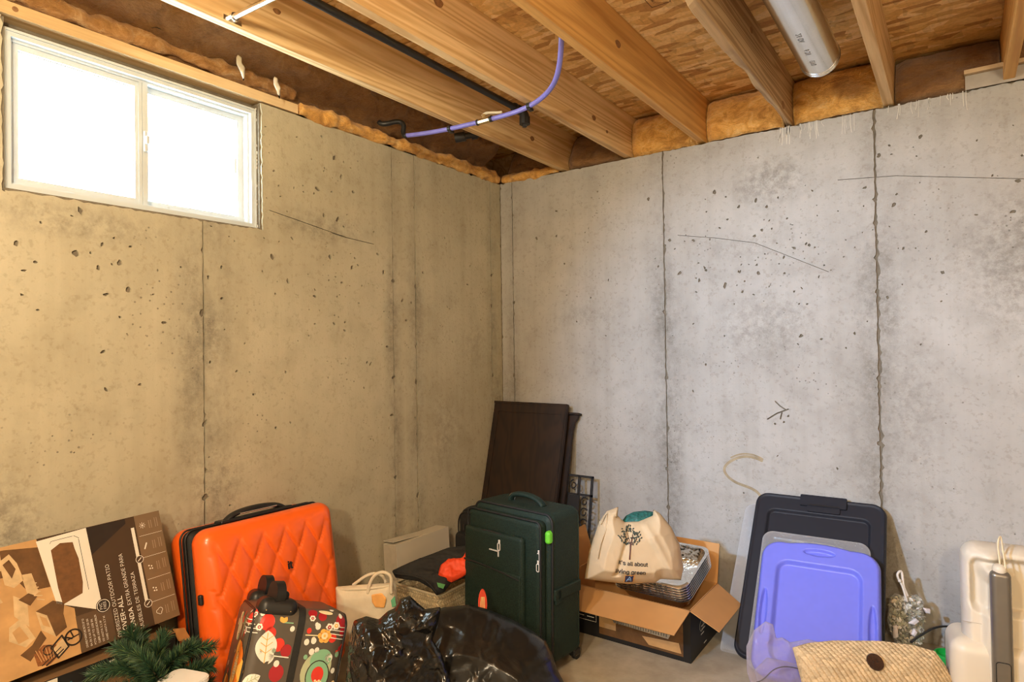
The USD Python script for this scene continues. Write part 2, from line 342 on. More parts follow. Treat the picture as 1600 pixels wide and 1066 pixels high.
pl = pits(55, -1.35, 1.72, .3, .28, .0025, .010)+pits(45, -1.2, 1.45, .28, .2, .002, .007)+pits(40, -2.3, 1.55, .35, .16, .003, .011)+pits(18, -.45, 1.6, .18, .3, .002, .007)+pits(30, -1.6, 1.2, .8, .5, .002, .006)+pits(20, -1.5, 2.05, .25, .12, .003, .009)
pr = pits(70, 1.52, 1.72, .26, .16, .0025, .009)+pits(40, 2.35, 1.70, .28, .22, .002, .008)+pits(26, .62, 1.85, .28, .2, .002, .008)+pits(30, 1.6, 1.4, .5, .2, .002, .005)+pits(16, 1.5, .9, .8, .4, .002, .005)+pits(14, 2.3, 2.05, .3, .08, .003, .009)
def crack(pts, w): return LineString(pts).buffer(w, cap_style=1)
pr += [crack([(1.165, 1.846), (1.36, 1.81), (1.552, 1.765), (1.874, 1.598)], .0013), crack([(1.921, 2.011), (2.145, 1.993), (2.576, 1.908), (3.2, 1.85)], .0014),
       crack([(1.633, .997), (1.655, .975), (1.678, .96)], .003), crack([(1.596, .91), (1.64, .94), (1.69, .962)], .0033), crack([(1.655, .915), (1.662, .945)], .0035), pit(1.69, .93, .006, rg), pit(1.67, .90, .005, rg), pit(1.63, .89, .005, rg)]
pl += [crack([(-1.62, 1.86), (-1.45, 1.835), (-1.22, 1.80), (-1.05, 1.79)], .0013), crack([(-1.3, 1.81), (-1.22, 1.80)], .003)]
for y, zs in ((-1.902, (1.42, 1.0, .72)), (-.925, (1.62, 1.13, .62)), (-.762, (1.6, 1.1, .5)), (-.10, (1.72, 1.53, 1.1))): pl += [pit(y+rg.uniform(-.004, .004), z, .015, rg, .75) for z in zs]
for x, zs in ((1.088, (1.8, 1.45, 1.1, .62)), (2.067, (1.9, 1.5, 1.08, .83)), (.104, (1.55, 1.1))): pr += [pit(x+rg.uniform(-.004, .004), z, .012, rg, .8) for z in zs]
holes = {'L': unary_union(pl), 'R': unary_union(pr)}
def wall(name, key, cuts, mat, lo, hi, opening=None, amps=None, backing=None):
    w = thing(name, kind='structure')
    for i, (a, b) in enumerate(zip(cuts[:-1], cuts[1:])):
        amp = (amps or {}).get(i, .0012)
        gp = .0011 if key == 'L' else .0019
        poly = jag(a+gp, b-gp, 0, H, amp, 31+i+len(name))
        if opening is not None: poly = poly.difference(opening)
        poly = poly.difference(holes[key])
        for gmt in getattr(poly, 'geoms', [poly]):
            if gmt.area > .01:
                d = .0012*((i*7) % 3)
                part(w, 'panel', ext(gmt, .006+d, 0, WALL_M[key]), mat)
    b = sbox(cuts[0]-.3, 0, cuts[-1]+.3 if key == 'R' else .0, H-.001)
    if backing is not None: b = b.difference(backing)
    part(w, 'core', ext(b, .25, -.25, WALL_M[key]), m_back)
    return w
rgo = np.random.default_rng(5)
def rough_open(amp):
    a0, a1, z0 = -2.512, -1.652, 1.772; pts = []
    for i in range(60): pts.append((a0+(a1-a0)*i/60, z0+rgo.normal(0, amp)))
    for i in range(40): pts.append((a1+rgo.normal(0, amp), z0+(H+.1-z0)*i/40))
    pts.append((a1, H+.1)); pts.append((a0, H+.1))
    for i in range(40): pts.append((a0+rgo.normal(0, amp), H+.1+(z0-H-.1)*i/40))
    return Polygon(pts).buffer(0)
opening = rough_open(.0022)
# wall planes sit at x = 0.006 and y = -0.006
wl = wall('wall_left', 'L', [-4.6, -3.1, -1.902, -.925, -.762, -.104, .0], m_wall_l, None, None, opening, {2: .0009, 3: .0007}, sbox(-2.505, 1.779, -1.659, H+.1))
wr = wall('wall_right', 'R', [.012, .104, 1.088, 2.067, 3.05, 4.6], m_wall_r, None, None, None, {1: .0013, 2: .0024, 3: .0030})
m_chalk = plain('rust_chalk', (.33, .265, .165), .9, var=.3, scale=25)
def ribbon(pts, w, key, n=60):
    q = spline(np.c_[np.asarray(pts), np.zeros(len(pts))], n)[:, :2]
    return ext(LineString(q).buffer(w), .0006, .0084, WALL_M[key])
part(wr, 'chalk_mark', cat(ribbon([(1.565, .708), (1.50, .722), (1.43, .70), (1.385, .645), (1.42, .60), (1.49, .575), (1.55, .545), (1.565, .50), (1.53, .45)], .0065, 'R'), ribbon([(1.57, .716), (1.50, .735), (1.42, .71)], .004, 'R')), m_chalk, label='brown S-shaped chalk mark')
m_drip = plain('pale_drip', (.60, .57, .50), .7)
dr = []
for i in range(40):
    x = (rg.uniform(1.66, 1.86) if i < 20 else rg.uniform(1.86, 2.40) if i < 40 else rg.uniform(2.4, 2.6)); l = rg.uniform(.02, .085); x2 = x+rg.normal(0, .004)
    dr.append(ext(LineString([(x, H), (x+rg.normal(0, .002), H-l*.5), (x2, H-l)]).buffer(rg.uniform(.0008, .0018)), .0006, .0084, WALL_M['R']))
part(wr, 'paint_drip', cat(dr), m_drip, kind='stuff')
wb = thing('wall_back', kind='structure'); part(wb, 'panel', box(-.25, 4.85, -7.2, -7.0, 0, H+.3), m_drywall)
ws = thing('wall_side', kind='structure'); part(ws, 'panel', box(4.6, 4.85, -7.0, .25, 0, H+.3), m_drywall)
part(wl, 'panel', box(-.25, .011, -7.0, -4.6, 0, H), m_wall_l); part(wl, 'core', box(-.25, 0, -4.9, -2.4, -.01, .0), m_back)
fl = thing('floor', kind='structure')
part(fl, 'slab', box(-.25, 4.85, -7.2, .25, -.15, 0), m_floor)
cl = thing('ceiling', kind='structure')
ys = [-7.2, -5.36, -4.13, -2.91, -1.69, -.47, .25]
for i in range(len(ys)-1):
    for x0, x1 in (((-.25, 1.7), (1.7, 4.85)) if i % 2 else ((-.25, .48), (.48, 2.93), (2.93, 4.85))):
        part(cl, 'subfloor_panel', box(x0+.0015, x1-.0015, ys[i]+.0015, ys[i+1]-.0015, JT, JT+.018), m_osb)
part(cl, 'deck', box(-.3, 4.9, -7.25, .3, JT+.0185, JT+.05), m_black)
m_ink = plain('stamp_ink', (.10, .055, .025), .8)
CEIL = frame((0, 0, JT-.0006), (-1, 0, 0), (0, 1, 0))     # local z looks down
def stamp(cx, cy, w, h, txts):
    o = sbox(-w/2, -h/2, w/2, h/2); ms = [ext(o.difference(o.buffer(-.002)), .0006), ext(sbox(-w*.12, -h/2, -w*.12+.002, h/2), .0006)]
    for k, (s, x, y, hh) in enumerate(txts): ms.append(xform(text(s, hh), T(x, y)))
    m = cat(ms); m.apply_transform(CEIL@T(-cx, cy)@rotz(1.57)); part(cl, 'grade_stamp', m, m_ink)
stamp(1.08, -.62, .20, .075, [('24/16', -.09, -.005, .022), ('7/16', .0, .005, .016), ('EXPOSURE 1', .0, -.02, .009)])
stamp(1.47, -1.05, .20, .075, [('24/16', -.09, -.005, .022), ('7/16', .0, .005, .016), ('EXPOSURE 1', .0, -.02, .009)])

# rim framing behind the insulation
rim = thing('trim_1', kind='structure')
part(rim, 'rim_board', box(-.25, -.21, -7.0, .25, H, JT), m_plate); part(rim, 'rim_board', box(-.25, 4.85, .21, .25, H, JT), m_plate)

# ---------------------------------------------------------------- floor joists
JX = [.4686+.4136*k for k in range(9)]
jl = ['first pine joist out from the window wall, half in shadow', 'second pine joist from the window wall, next to the black pipe', 'third joist from the window wall, pine tinted amber for the light on it, below the strand board',
      'grey-brown joist with a wany notched edge, left of the metal duct', 'joist just right of the round metal duct, seen nearly end-on', 'joist at the top right corner above the metal flashing', 'joist to the right of the view, past the metal flashing', 'joist to the right of the view, second past the metal flashing', 'joist to the right of the view, farthest from the window wall']
KN = {0: [(-1.9, 2.42, .012), (-.35, 2.40, .016)], 1: [(-1.55, 2.47, .020), (-.42, 2.40, .016), (-.28, 2.37, .010)], 2: [(-1.0, 2.42, .018), (-1.55, 2.40, .010)], 3: [(-.18, 2.345, .022), (-.7, 2.47, .015)]}
for k, x in enumerate(JX[:7]):
    t = thing('floor_joist', jl[k], 'joist', loc=(x, -3.4, JZ), group='floor joists')
    w, y0, y1 = .019, -3.58, 3.52
    mb = rbox(.038, 7.1, JT-JZ-.001, .003, .5)
    if k == 3:   # bark edge: the lower corner is eaten away
        def wane(p, n):
            s = np.clip((fbm(np.c_[p[:, 1]*2.2, p[:, 1]*0, p[:, 0]*0], 3, 4)+.15), 0, 1)*(p[:, 2] < -.10)*(p[:, 0] < 0)
            p = p.copy(); p[:, 2] += s*.03; p[:, 0] += s*.012; return p
        mb = rbox(.038, 7.1, JT-JZ-.001, .004, .03, wane)
    part(t, 'beam', xform(mb, T(0, 0)), m_joist[(0, 0, 1, 2, 0, 1, 0)[k]])
    for (ky, kz, kr) in KN.get(k, []):
        pts = [(kr*1.25*math.cos(a)*(1+.12*math.sin(3*a)), kr*.8*math.sin(a)) for a in np.linspace(0, 6.28, 16)[:-1]]
        part(t, 'knot', ext(Polygon(pts), .0012, 0, frame((.0188, ky+3.4, kz-JZ), (0, 1, .1), (0, -.1, 1))), m_knot)
# ---------------------------------------------------------------- lumber over the window
t = thing('header_board', 'pale pine board lying along the wall top over the window', 'board', loc=(-.03, -2.9, 2.306))
part(t, 'board', box(-.075, .042, -1.6, 1.421, 0, .040), m_plate)
for (ky, kz) in ((.42, .022), (-.1, .02)): part(t, 'knot', ext(Point(0, 0).buffer(.008), .001, 0, frame((.0425, ky, kz), (0, 1, 0), (0, 0, 1))), m_knot)

# ---------------------------------------------------------------- window
WM = frame((-.075, -2.082, 2.027), (0, 1, 0), (0, 0, 1))    # local x along wall, y up, z into the room
w = thing('window_1', kind='structure', M=WM)
def ring(x0, x1, y0, y1, t, d0, d1, r=.004):
    return ext(sbox(x0, y0, x1, y1).difference(sbox(x0+t, y0+t, x1-t, y1-t)), d1-d0, d0)
HW, HH = .424, .252
part(w, 'frame', cat(ring(-HW, HW, -HH, HH, .024, -.172, .055), ring(-HW+.020, HW-.020, -HH+.02, HH-.02, .012, -.05, .035), ring(-HW+.004, HW-.004, -HH+.004, HH-.004, .006, .055, .060)), m_vinyl)
part(w, 'gap_shade', box(-HW, HW, HH+.001, HH+.026, -.05, .02), m_back)  # dark block added for the shaded gap between frame and board
part(w, 'sash', cat(ring(-HW+.028, -.012, -HH+.028, HH-.028, .022, -.005, .028), ring(-HW+.045, -.028, -HH+.045, HH-.045, .008, -.005, .016)), m_vinyl)
part(w, 'sash', cat(ring(-.012, HW-.028, -HH+.028, HH-.028, .026, -.035, .005), ring(.008, HW-.048, -HH+.048, HH-.048, .008, -.035, -.008)), m_vinyl)
part(w, 'meeting_rail', cat(box(-.012, .006, -HH+.026, HH-.026, .004, .036), box(-.024, -.013, -HH+.03, HH-.03, .028, .034)), m_vinyl)
part(w, 'pane', box(-HW+.05, -.034, -HH+.05, HH-.05, .006, .010), m_pane)
part(w, 'pane', box(.014, HW-.054, -HH+.054, HH-.054, -.018, -.014), m_pane)
part(w, 'latch', cat(xform(rbox(.014, .012, .075, .005), frame((-.004, -.03, .040), (1, 0, 0), (0, 0, -1))), xform(rbox(.012, .03, .014, .004), T(-.002, .012, .042))), m_vinyl, 20)
part(w, 'tilt_clip', box(.09, .14, -HH+.030, -HH+.042, .005, .013), m_vinyl)
part(w, 'tilt_clip', box(HW-.066, HW-.058, -.02, .04, -.006, .003), m_vinyl)
ck = []
for i in range(55):
    f = i/54; ck.append(xform(trimesh.creation.icosphere(1, rgo.uniform(.008, .014)), T(-HW+2*HW*f, -HH-.006+rgo.normal(0, .002), .045)))
for i in range(34): ck.append(xform(trimesh.creation.icosphere(1, rgo.uniform(.006, .012)), T(HW+.006+rgo.normal(0, .0015), -HH+2*HH*i/33, .052)))
for i in range(34): ck.append(xform(trimesh.creation.icosphere(1, rgo.uniform(.006, .012)), T(-HW-.006+rgo.normal(0, .0015), -HH+2*HH*i/33, .05)))
part(w, 'foam_seal', cat(ck), m_caulk, True)

# ---------------------------------------------------------------- insulation
def batt(name, label, key, a0, a1, prof, mat, seed, res=.016, amp=.02, catg='insulation', extra=None):
    "a swept fibreglass batt: prof = list of (into the room, up) points"
    pr_ = spline(np.c_[np.asarray(prof, float), np.zeros(len(prof))], 30)[:, :2]; na = max(4, int((a1-a0)/res)); s = np.linspace(a0, a1, na)
    A, K = np.meshgrid(s, np.arange(len(pr_)), indexing='ij'); D = pr_[K]
    P = np.stack([A, D[..., 1], D[..., 0]], -1).reshape(-1, 3)
    n1 = fbm(np.c_[P[:, 0]*5, P[:, 1]*9, P[:, 2]*9], 4, seed); n2 = fbm(P*26, 3, seed+9)
    edge = np.minimum(1, np.minimum(np.abs(A-a0), np.abs(A-a1)).ravel()/.03)
    P[:, 2] += (n1*amp+n2*amp*.45)*edge-(1-edge)*.02; P[:, 1] += n2*amp*.3*edge
    n, m = A.shape; q = np.arange(n*m).reshape(n, m)
    F = np.stack([q[:-1, :-1], q[1:, :-1], q[1:, 1:], q[:-1, 1:]], -1).reshape(-1, 4); F = np.vstack([F[:, [0, 1, 2]], F[:, [0, 2, 3]]])
    B = P.copy(); B[:, 2] = np.minimum(B[:, 2]-.05, -.06); nv = len(P)
    bd = np.r_[q[0, :], q[1:, -1], q[-1, -2::-1], q[-2:0:-1, 0]]; bn = np.roll(bd, -1)
    S = np.vstack([np.c_[bd, bd+nv, bn], np.c_[bn, bd+nv, bn+nv]])
    m_ = trimesh.Trimesh(np.vstack([P, B]), np.vstack([F, F[:, ::-1]+nv, S]), process=False)
    m_.apply_transform(WALL_M[key])
    if m_.volume < 0: m_.invert()
    base = WALL_M[key]@np.array([(a0+a1)/2, H, 0, 1])
    tt = thing(name, label, catg, loc=base[:3], group='insulation batts along the wall tops')
    part(tt, 'batt', xform(m_, T(*(-base[:3]))), mat, True)
    return tt, base[:3]
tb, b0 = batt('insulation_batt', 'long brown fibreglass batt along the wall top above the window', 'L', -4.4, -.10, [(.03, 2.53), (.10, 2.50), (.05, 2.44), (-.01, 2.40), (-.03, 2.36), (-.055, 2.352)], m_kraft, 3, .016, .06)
# its bright fluffy lower edge hangs over the wall top
def roll(a0, a1, r, off, z, seed, key='L'):
    n = int((a1-a0)/.01); s = np.linspace(a0, a1, n); P = np.c_[s, z+.008*fbm(np.c_[s*4, s*0, s*0], 3, seed), off+.026*fbm(np.c_[s*5, s*0+3, s*0], 3, seed)]
    m_ = tube(P, r*(1+.42*fbm(np.c_[s*11, s*0, s*0+7], 4, seed)), 18)
    V = np.array(m_.vertices); c = np.c_[V[:, 0], np.interp(V[:, 0], s, P[:, 1]), np.interp(V[:, 0], s, P[:, 2])]
    V = c+(V-c)*(1+.55*fbm(V*np.array([22, 34, 34]), 4, seed+2))[:, None]; m_.vertices = V; m_.apply_transform(WALL_M[key]); return m_
part(tb, 'fluffy_edge', xform(roll(-1.47, -.035, .030, .012, 2.328, 5), T(*(-b0))), m_batt, True, label='bright orange fluffy lower edge')
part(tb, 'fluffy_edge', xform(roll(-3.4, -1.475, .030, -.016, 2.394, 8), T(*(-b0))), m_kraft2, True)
# torn white facing scraps
m_scrap = plain('torn_facing', (.75, .70, .62), .8, scale=50, bump=.3)
for (y, z, s, sd) in ((-1.78, 2.41, .05, 1), (-1.62, 2.385, .045, 2), (-2.45, 2.47, .06, 3)):
    pts = np.array([(0, 1.2), (.35, 1.0), (.25, .4), (.5, 0), (.3, -.9), (.1, -1.5), (-.05, -.6), (-.3, .2), (-.2, .9)])*s*np.array((.9, .75))
    m_ = inflate(Polygon(pts), .006, lambda d, p: .006*np.minimum(1, d/.006)+.012*fbm(np.c_[p*40, p[:, :1]*0], 3, sd), lambda d, p: .012*fbm(np.c_[p*40, p[:, :1]*0], 3, sd)-.001)
    part(tb, 'torn_facing', xform(m_, T(*(-b0))@frame((.065, y, z-.02), (0, 1, .2), (0, 0, 1))), m_scrap, True)
pf = [(-.07, 2.53), (-.02, 2.50), (.0, 2.44), (.004, 2.38), (-.01, 2.33), (-.03, 2.312)]
dk = [(-.12, 2.53), (-.06, 2.46), (-.03, 2.40), (-.012, 2.35), (-.02, 2.325), (-.05, 2.312)]
bl = ['dark folded insulation batt in the corner bay beside the first joist', 'insulation batt in the shadowed bay between the first and second joist', 'golden insulation batt in the bay between the second and third joist', 'brightest golden insulation batt, in the bay between the amber and grey joists', 'insulation batt behind the round metal duct', 'dark brown insulation batt in the bay above the metal flashing']
xs = [.02]+JX
for i in range(7):
    a0, a1 = xs[i]+.021, xs[i+1]-.021
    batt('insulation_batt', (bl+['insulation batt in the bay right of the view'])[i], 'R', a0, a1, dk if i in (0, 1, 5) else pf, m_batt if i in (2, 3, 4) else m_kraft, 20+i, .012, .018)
rr = thing('insulation_strip', 'rolled orange insulation strip tucked on the wall top in the corner', 'insulation', loc=(.2, 0, H))
part(rr, 'batt', xform(roll(.03, .44, .024, .0, 2.326, 15, 'R'), T(-.2, 0, -H)), m_batt, True)

# ---------------------------------------------------------------- pipes and duct
PX = .668
t = thing('black_pipe', 'long black iron pipe running along the bay between the first two joists', 'pipe', loc=(PX, -3.4, 2.40))
part(t, 'pipe', cyl((0, -1.5, 0), (0, 2.63, 0), .014), m_iron, 40)
e = np.array([0, 2.63, 0]); part(t, 'elbow', tube(spline([e, e+(0, .03, 0), e+(.012, .05, -.012), e+(.02, .055, -.045)], 14), .021, 14), m_iron, 40)
part(t, 'end_cap', cat(cyl(e+(.02, .055, -.035), e+(.02, .055, -.07), .026, 10), cyl(e+(.02, .055, -.07), e+(.02, .055, -.082), .013, 4)), m_iron, 30)
t = thing('pipe_stub', 'short black pipe stub with coupling poking out beside the first joist', 'pipe', loc=(.34, -.72, 2.34))
part(t, 'pipe', cyl((-.02, -.02, 0), (.11, .06, .02), .016), m_iron, 40); part(t, 'coupling', cyl((-.05, -.035, -.004), (-.005, -.01, .002), .024), m_iron, 40); part(t, 'coupling', cyl((.02, .008, .005), (.045, .024, .009), .021), m_iron, 40)
hz = [(.225, -1.045, 2.283), (.43, -1.0, 2.279), (.66, -.98, 2.279), (.88, -.985, 2.283), (1.06, -1.07, 2.297), (1.165, -1.18, 2.33), (1.215, -1.25, 2.39), (1.232, -1.285, 2.47)]
HP = spline(hz, 90)
t = thing('blue_tubing', 'bent blue plastic water tube crossing under the joists, with valve', 'tube', loc=(.66, -.98, 2.28))
o = np.array((.66, -.98, 2.28))
part(t, 'tube', tube(HP-o, .0105, 14), m_pex, True)
def hat(x): return HP[np.argmin(abs(HP[:, 0]-x))]-o
for x in (.46, .90): q = hat(x); part(t, 'clip', cat(cyl(q-(.008, 0, 0), q+(.008, 0, 0), .0145, 12), box(q[0]-.006, q[0]+.01, q[1]-.008, q[1]+.018, q[2]-.018, q[2]-.008)), m_black)
q = hat(.655); part(t, 'valve', cat(cyl(q-(.03, 0, 0), q+(.03, 0, 0), .014, 8), cyl(q-(.005, 0, 0), q+(-.005, 0, .028), .009, 10)), m_brass, 30)
for sx in (-1, 1): part(t, 'crimp_ring', cyl(q+(sx*.032, 0, 0), q+(sx*.042, 0, 0), .0135), m_black)
part(t, 'valve_handle', tube(spline([q+(-.012, 0, .024), q+(-.005, .01, .035), q+(.02, .03, .04), q+(.055, .055, .043)], 12), [.006]*12, 8), plain('handle_cream', (.75, .68, .52), .4), True, label='cream lever handle')
q = HP[0]-o; part(t, 'elbow', tube(spline([q+(.012, 0, 0), q+(-.006, 0, .004), q+(-.012, .002, .03), q+(-.012, .004, .055), q+(-.02, 0, .066), q+(-.05, -.03, .066), q+(-.10, -.07, .066)], 30), .012, 12), m_black, True)
t = thing('conduit', 'short shiny galvanised conduit leaving the first joist at the top edge', 'conduit', loc=(.49, -2.06, 2.33))
part(t, 'pipe', cyl((0, 0, 0), (.42, -.02, -.035), .0095, 16), m_steel, True); part(t, 'fitting', cat(cyl((-.004, 0, 0), (.014, 0, -.001), .014, 8), box(-.003, .0, -.03, .03, -.016, .0)), m_steel, 30)
DX = 1.925
t = thing('round_duct', 'round galvanised metal duct with printed marks between the fourth and fifth joists', 'duct', loc=(DX, -.45, 2.40))
th = np.linspace(0, 2*math.pi, 40)
def shell(y0, y1, r, dr=.0015):
    a = trimesh.creation.annulus(r-dr, r, y1-y0, 48); a.apply_transform(trimesh.transformations.rotation_matrix(-math.pi/2, (1, 0, 0))); a.apply_translation((0, (y0+y1)/2, 0)); return a
RD = .072
part(t, 'pipe', shell(-2.9, 0, RD), m_steel, 40)
part(t, 'collar', cat(shell(-.012, -.004, RD+.003, .003), shell(-.03, -.02, RD+.0015, .002)), m_steel, 40)
part(t, 'end_disc', cat(cyl((0, -.035, 0), (0, -.030, 0), RD-.002, 40)), m_steel)
m_gink = plain('grey_ink', (.25, .25, .26), .6)
for k, (s, y) in enumerate((('26 GA', -.42), ('6 IN', -.28), ('G90', -.17))):
    tm = text(s, .018); V = np.array(tm.vertices); a = -math.pi/2+.10-V[:, 1]/RD; R_ = RD+.0004+V[:, 2]*.3
    part(t, 'printed_mark', trimesh.Trimesh(np.c_[R_*np.cos(a), y+V[:, 0], R_*np.sin(a)], tm.faces, process=False), m_gink)
t = thing('metal_flashing', 'grey metal angle with thin board edge on the wall top at the right', 'flashing', loc=(2.55, 0, H))
part(t, 'face', box(-.155, .5, -.022, -.016, -.002, .055), plain('grey_metal', (.36, .33, .29), .4, .6)); part(t, 'board_edge', box(-.158, .5, -.045, -.012, .056, .072), plain('board_tan', (.55, .40, .24), .8))
for sx in (.18, .30): part(t, 'screw', cyl((sx, -.024, .03), (sx, -.021, .03), .004, 10), m_iron)

# ================================================================ the stored things
def stand(o, right, up=(0, 0, 1)):
    "frame whose z is up, x to the right, y to the back"
    right = np.asarray(right, float); up = np.asarray(up, float); up = up/np.linalg.norm(up)
    right = right-up*(right@up); right /= np.linalg.norm(right)
    M = np.eye(4); M[:3, 0], M[:3, 1], M[:3, 2], M[:3, 3] = right, np.cross(up, right), up, o; return M
def onp(px, py, ax, val):
    d = at(px, py, 1)-CAM; return CAM+d*(val-CAM[ax])/d[ax]
def outl(M, pts):
    "an outline seen in the photograph, laid into the xy plane of frame M"
    out = []
    for px, py in pts:
        d = at(px, py, 1)-CAM; n = M[:3, 2]; t = ((M[:3, 3]-CAM)@n)/(d@n); q = CAM+t*d-M[:3, 3]; out.append((q@M[:3, 0], q@M[:3, 1]))
    return big(Polygon(out).buffer(0))
def onf(M, px, py, z=0.):
    "where the line of sight through a pixel meets the plane z of frame M, in local x, y"
    o2 = M[:3, 3]+M[:3, 2]*z; d = at(px, py, 1)-CAM; q = CAM+d*((o2-CAM)@M[:3, 2])/(d@M[:3, 2])-o2; return np.array((q@M[:3, 0], q@M[:3, 1]))
def big(p): return max(p.geoms, key=lambda a: a.area) if hasattr(p, 'geoms') else p
def smooth_poly(p, r): return big(p.buffer(-r, quad_segs=6).buffer(2*r, quad_segs=6).buffer(-r, quad_segs=6))
def facecam(px, py, t, lean=0., turn=0.):
    f = np.array([FWD[0], FWD[1], 0]); f /= np.linalg.norm(f); r = np.array([-f[1], f[0], 0])*-1
    c, s = math.cos(turn), math.sin(turn); r, f = c*r+s*f, c*f-s*r
    return frame(at(px, py, t), r, np.array([0, 0, 1])*math.cos(lean)+f*math.sin(lean))
FB = lambda x0, x1, y0, y1: sbox(min(x0, x1), min(y0, y1), max(x0, x1), max(y0, y1))

# ---------------------------------------------------------------- orange hard suitcase
m_or = plain('orange_shell', (.86, .125, .012), .30, var=.04, coat_weight=.25, coat_roughness=.2)
m_tape = plain('black_zip_tape', (.008, .008, .008), .7, var=.3, scale=200)
M = stand((.268, -1.797, 0), (.03, 1, 0), (-.175, .01, .985))
t = thing('orange_suitcase', 'orange hard-shell suitcase with diamond quilted front leaning on the wall', 'suitcase', M)
SW, SD, SH = .535, .25, .615
def quilt(p, n):
    w = np.clip((-n[:, 1]-.35)*2.2, 0, 1)*np.clip((np.abs(p[:, 1])-.045)*60, 0, 1); u, v = p[:, 0]/.0885, (p[:, 2]+.012)/.172
    A, B = u+v, u-v; fa, fb = A-np.floor(A), B-np.floor(B)
    pil = (1-np.abs(2*fa-1)**2.6)*(1-np.abs(2*fb-1)**2.6)
    up = np.clip((.5*SH-.035-p[:, 2])*22, 0, 1)
    h = .017*pil**.5+.015*(1-fa)*np.clip(pil*6, 0, 1)-.010
    return p+n*(h*w*up)[:, None]
ft = rbox(SW, .105, SH, .05, .0055, quilt); part(t, 'front_shell', xform(ft, T(0, -.075, .045)), m_or, True)
part(t, 'rear_shell', xform(rbox(SW, .105, SH, .05, .02), T(0, .075, .045)), m_or, 40)
part(t, 'zip_band', xform(rbox(SW-.004, .062, SH-.004, .03, .02), T(0, .0, .047)), m_tape, 40)
for z in (-.018, .018): part(t, 'zip_piping', tube([(a, z, b) for a, b in [(x*(1.002), y+.045) for x, y in [(q[0]*.5*SW, (q[1]*.5+.5)*SH) for q in [(c[0], c[1]) for c in np.array(rrect(-1, 1, -1, 1, .12).exterior.coords)]]]], .0035, 6, False), m_black, True)
hh = spline([(-.12, -.005, 0), (-.105, -.005, .012), (-.06, -.005, .026), (.0, -.005, .030), (.06, -.005, .026), (.105, -.005, .012), (.12, -.005, 0)], 26)+(0, 0, SH+.045)
part(t, 'handle_base', xform(rbox(.29, .055, .014, .006), T(0, -.005, SH+.041)), m_black, 30)
part(t, 'handle', trimesh.Trimesh(np.asarray(tube(hh, .010, 10).vertices)*np.array([1, 1.7, 1]), tube(hh, .010, 10).faces, process=False), m_black, True)
part(t, 'handle_trim', xform(rbox(.15, .012, .006, .0028), T(.005, -.024, SH+.062)), m_steel, 30, label='silver strip on the handle')
part(t, 'side_foot', xform(rbox(.014, .02, .034, .006), T(-.5*SW-.001, -.095, .42)), m_black, 30); part(t, 'side_foot', xform(rbox(.014, .02, .034, .006), T(-.5*SW-.001, -.095, .2)), m_black, 30)
part(t, 'logo', xform(text('it', .026, True, .003), frame((.028, -.139, .455), (1, 0, 0), (0, 0, 1))), m_black, label='small black it logo')
for sx in (-1, 1):
    for sy in (-1, 1): part(t, 'wheel', xform(cat(trimesh.creation.cylinder(.024, .018, sections=20), trimesh.creation.cylinder(.011, .03, sections=12)), T(sx*.2, sy*.08, .024)@trimesh.transformations.rotation_matrix(math.pi/2, (0, 1, 0))), m_black, 30)

# ---------------------------------------------------------------- floral suitcase, wheels up
m_flo = vcol('floral_print', .38); m_floc = plain('taupe_shell', (.085, .070, .055), .4, var=.05)
fr = RGT.copy(); fr[2] = 0; fr /= np.linalg.norm(fr); ff = FWD.copy(); ff[2] = 0; ff /= np.linalg.norm(ff)
th_dir = fr*.866+ff*.5; up0 = np.array([0, 0, 1])+fr*.13+ff*.34; up0 /= np.linalg.norm(up0)
M = stand(at(462, 938, 2.05)-up0*.485, th_dir, up0)   # x = thickness (to the right), y = width (away to the left-back), z up
FW, FDp, FH, FR = .30, .33, .475, .045
t = thing('floral_suitcase', 'taupe floral-printed suitcase standing upside down with black wheels on top', 'suitcase', M)
part(t, 'shell', xform(rbox(FW, FDp, FH, FR, .02), T(0, 0, 0)), m_floc, 40)
ringp = [(x, z) for x, z in np.array(rrect(-.5*FDp-.0025, .5*FDp+.0025, -.0025, FH+.0025, FR+.002, 10).exterior.coords)]
part(t, 'zip_band', xform(ext(Polygon(ringp).difference(rrect(-.5*FDp+.01, .5*FDp-.01, .01, FH-.01, FR)), .020), frame((-.012, 0, 0), (0, 1, 0), (0, 0, 1))), m_tape, 30)
for xx in (-.5*FW+.012, .5*FW-.012):
    part(t, 'edge_piping', tube([(xx, a, b) for a, b in np.array(rrect(-.5*FDp+.012, .5*FDp-.012, .012, FH-.012, FR, 8).exterior.coords)], .0035, 6, False), m_black, True)
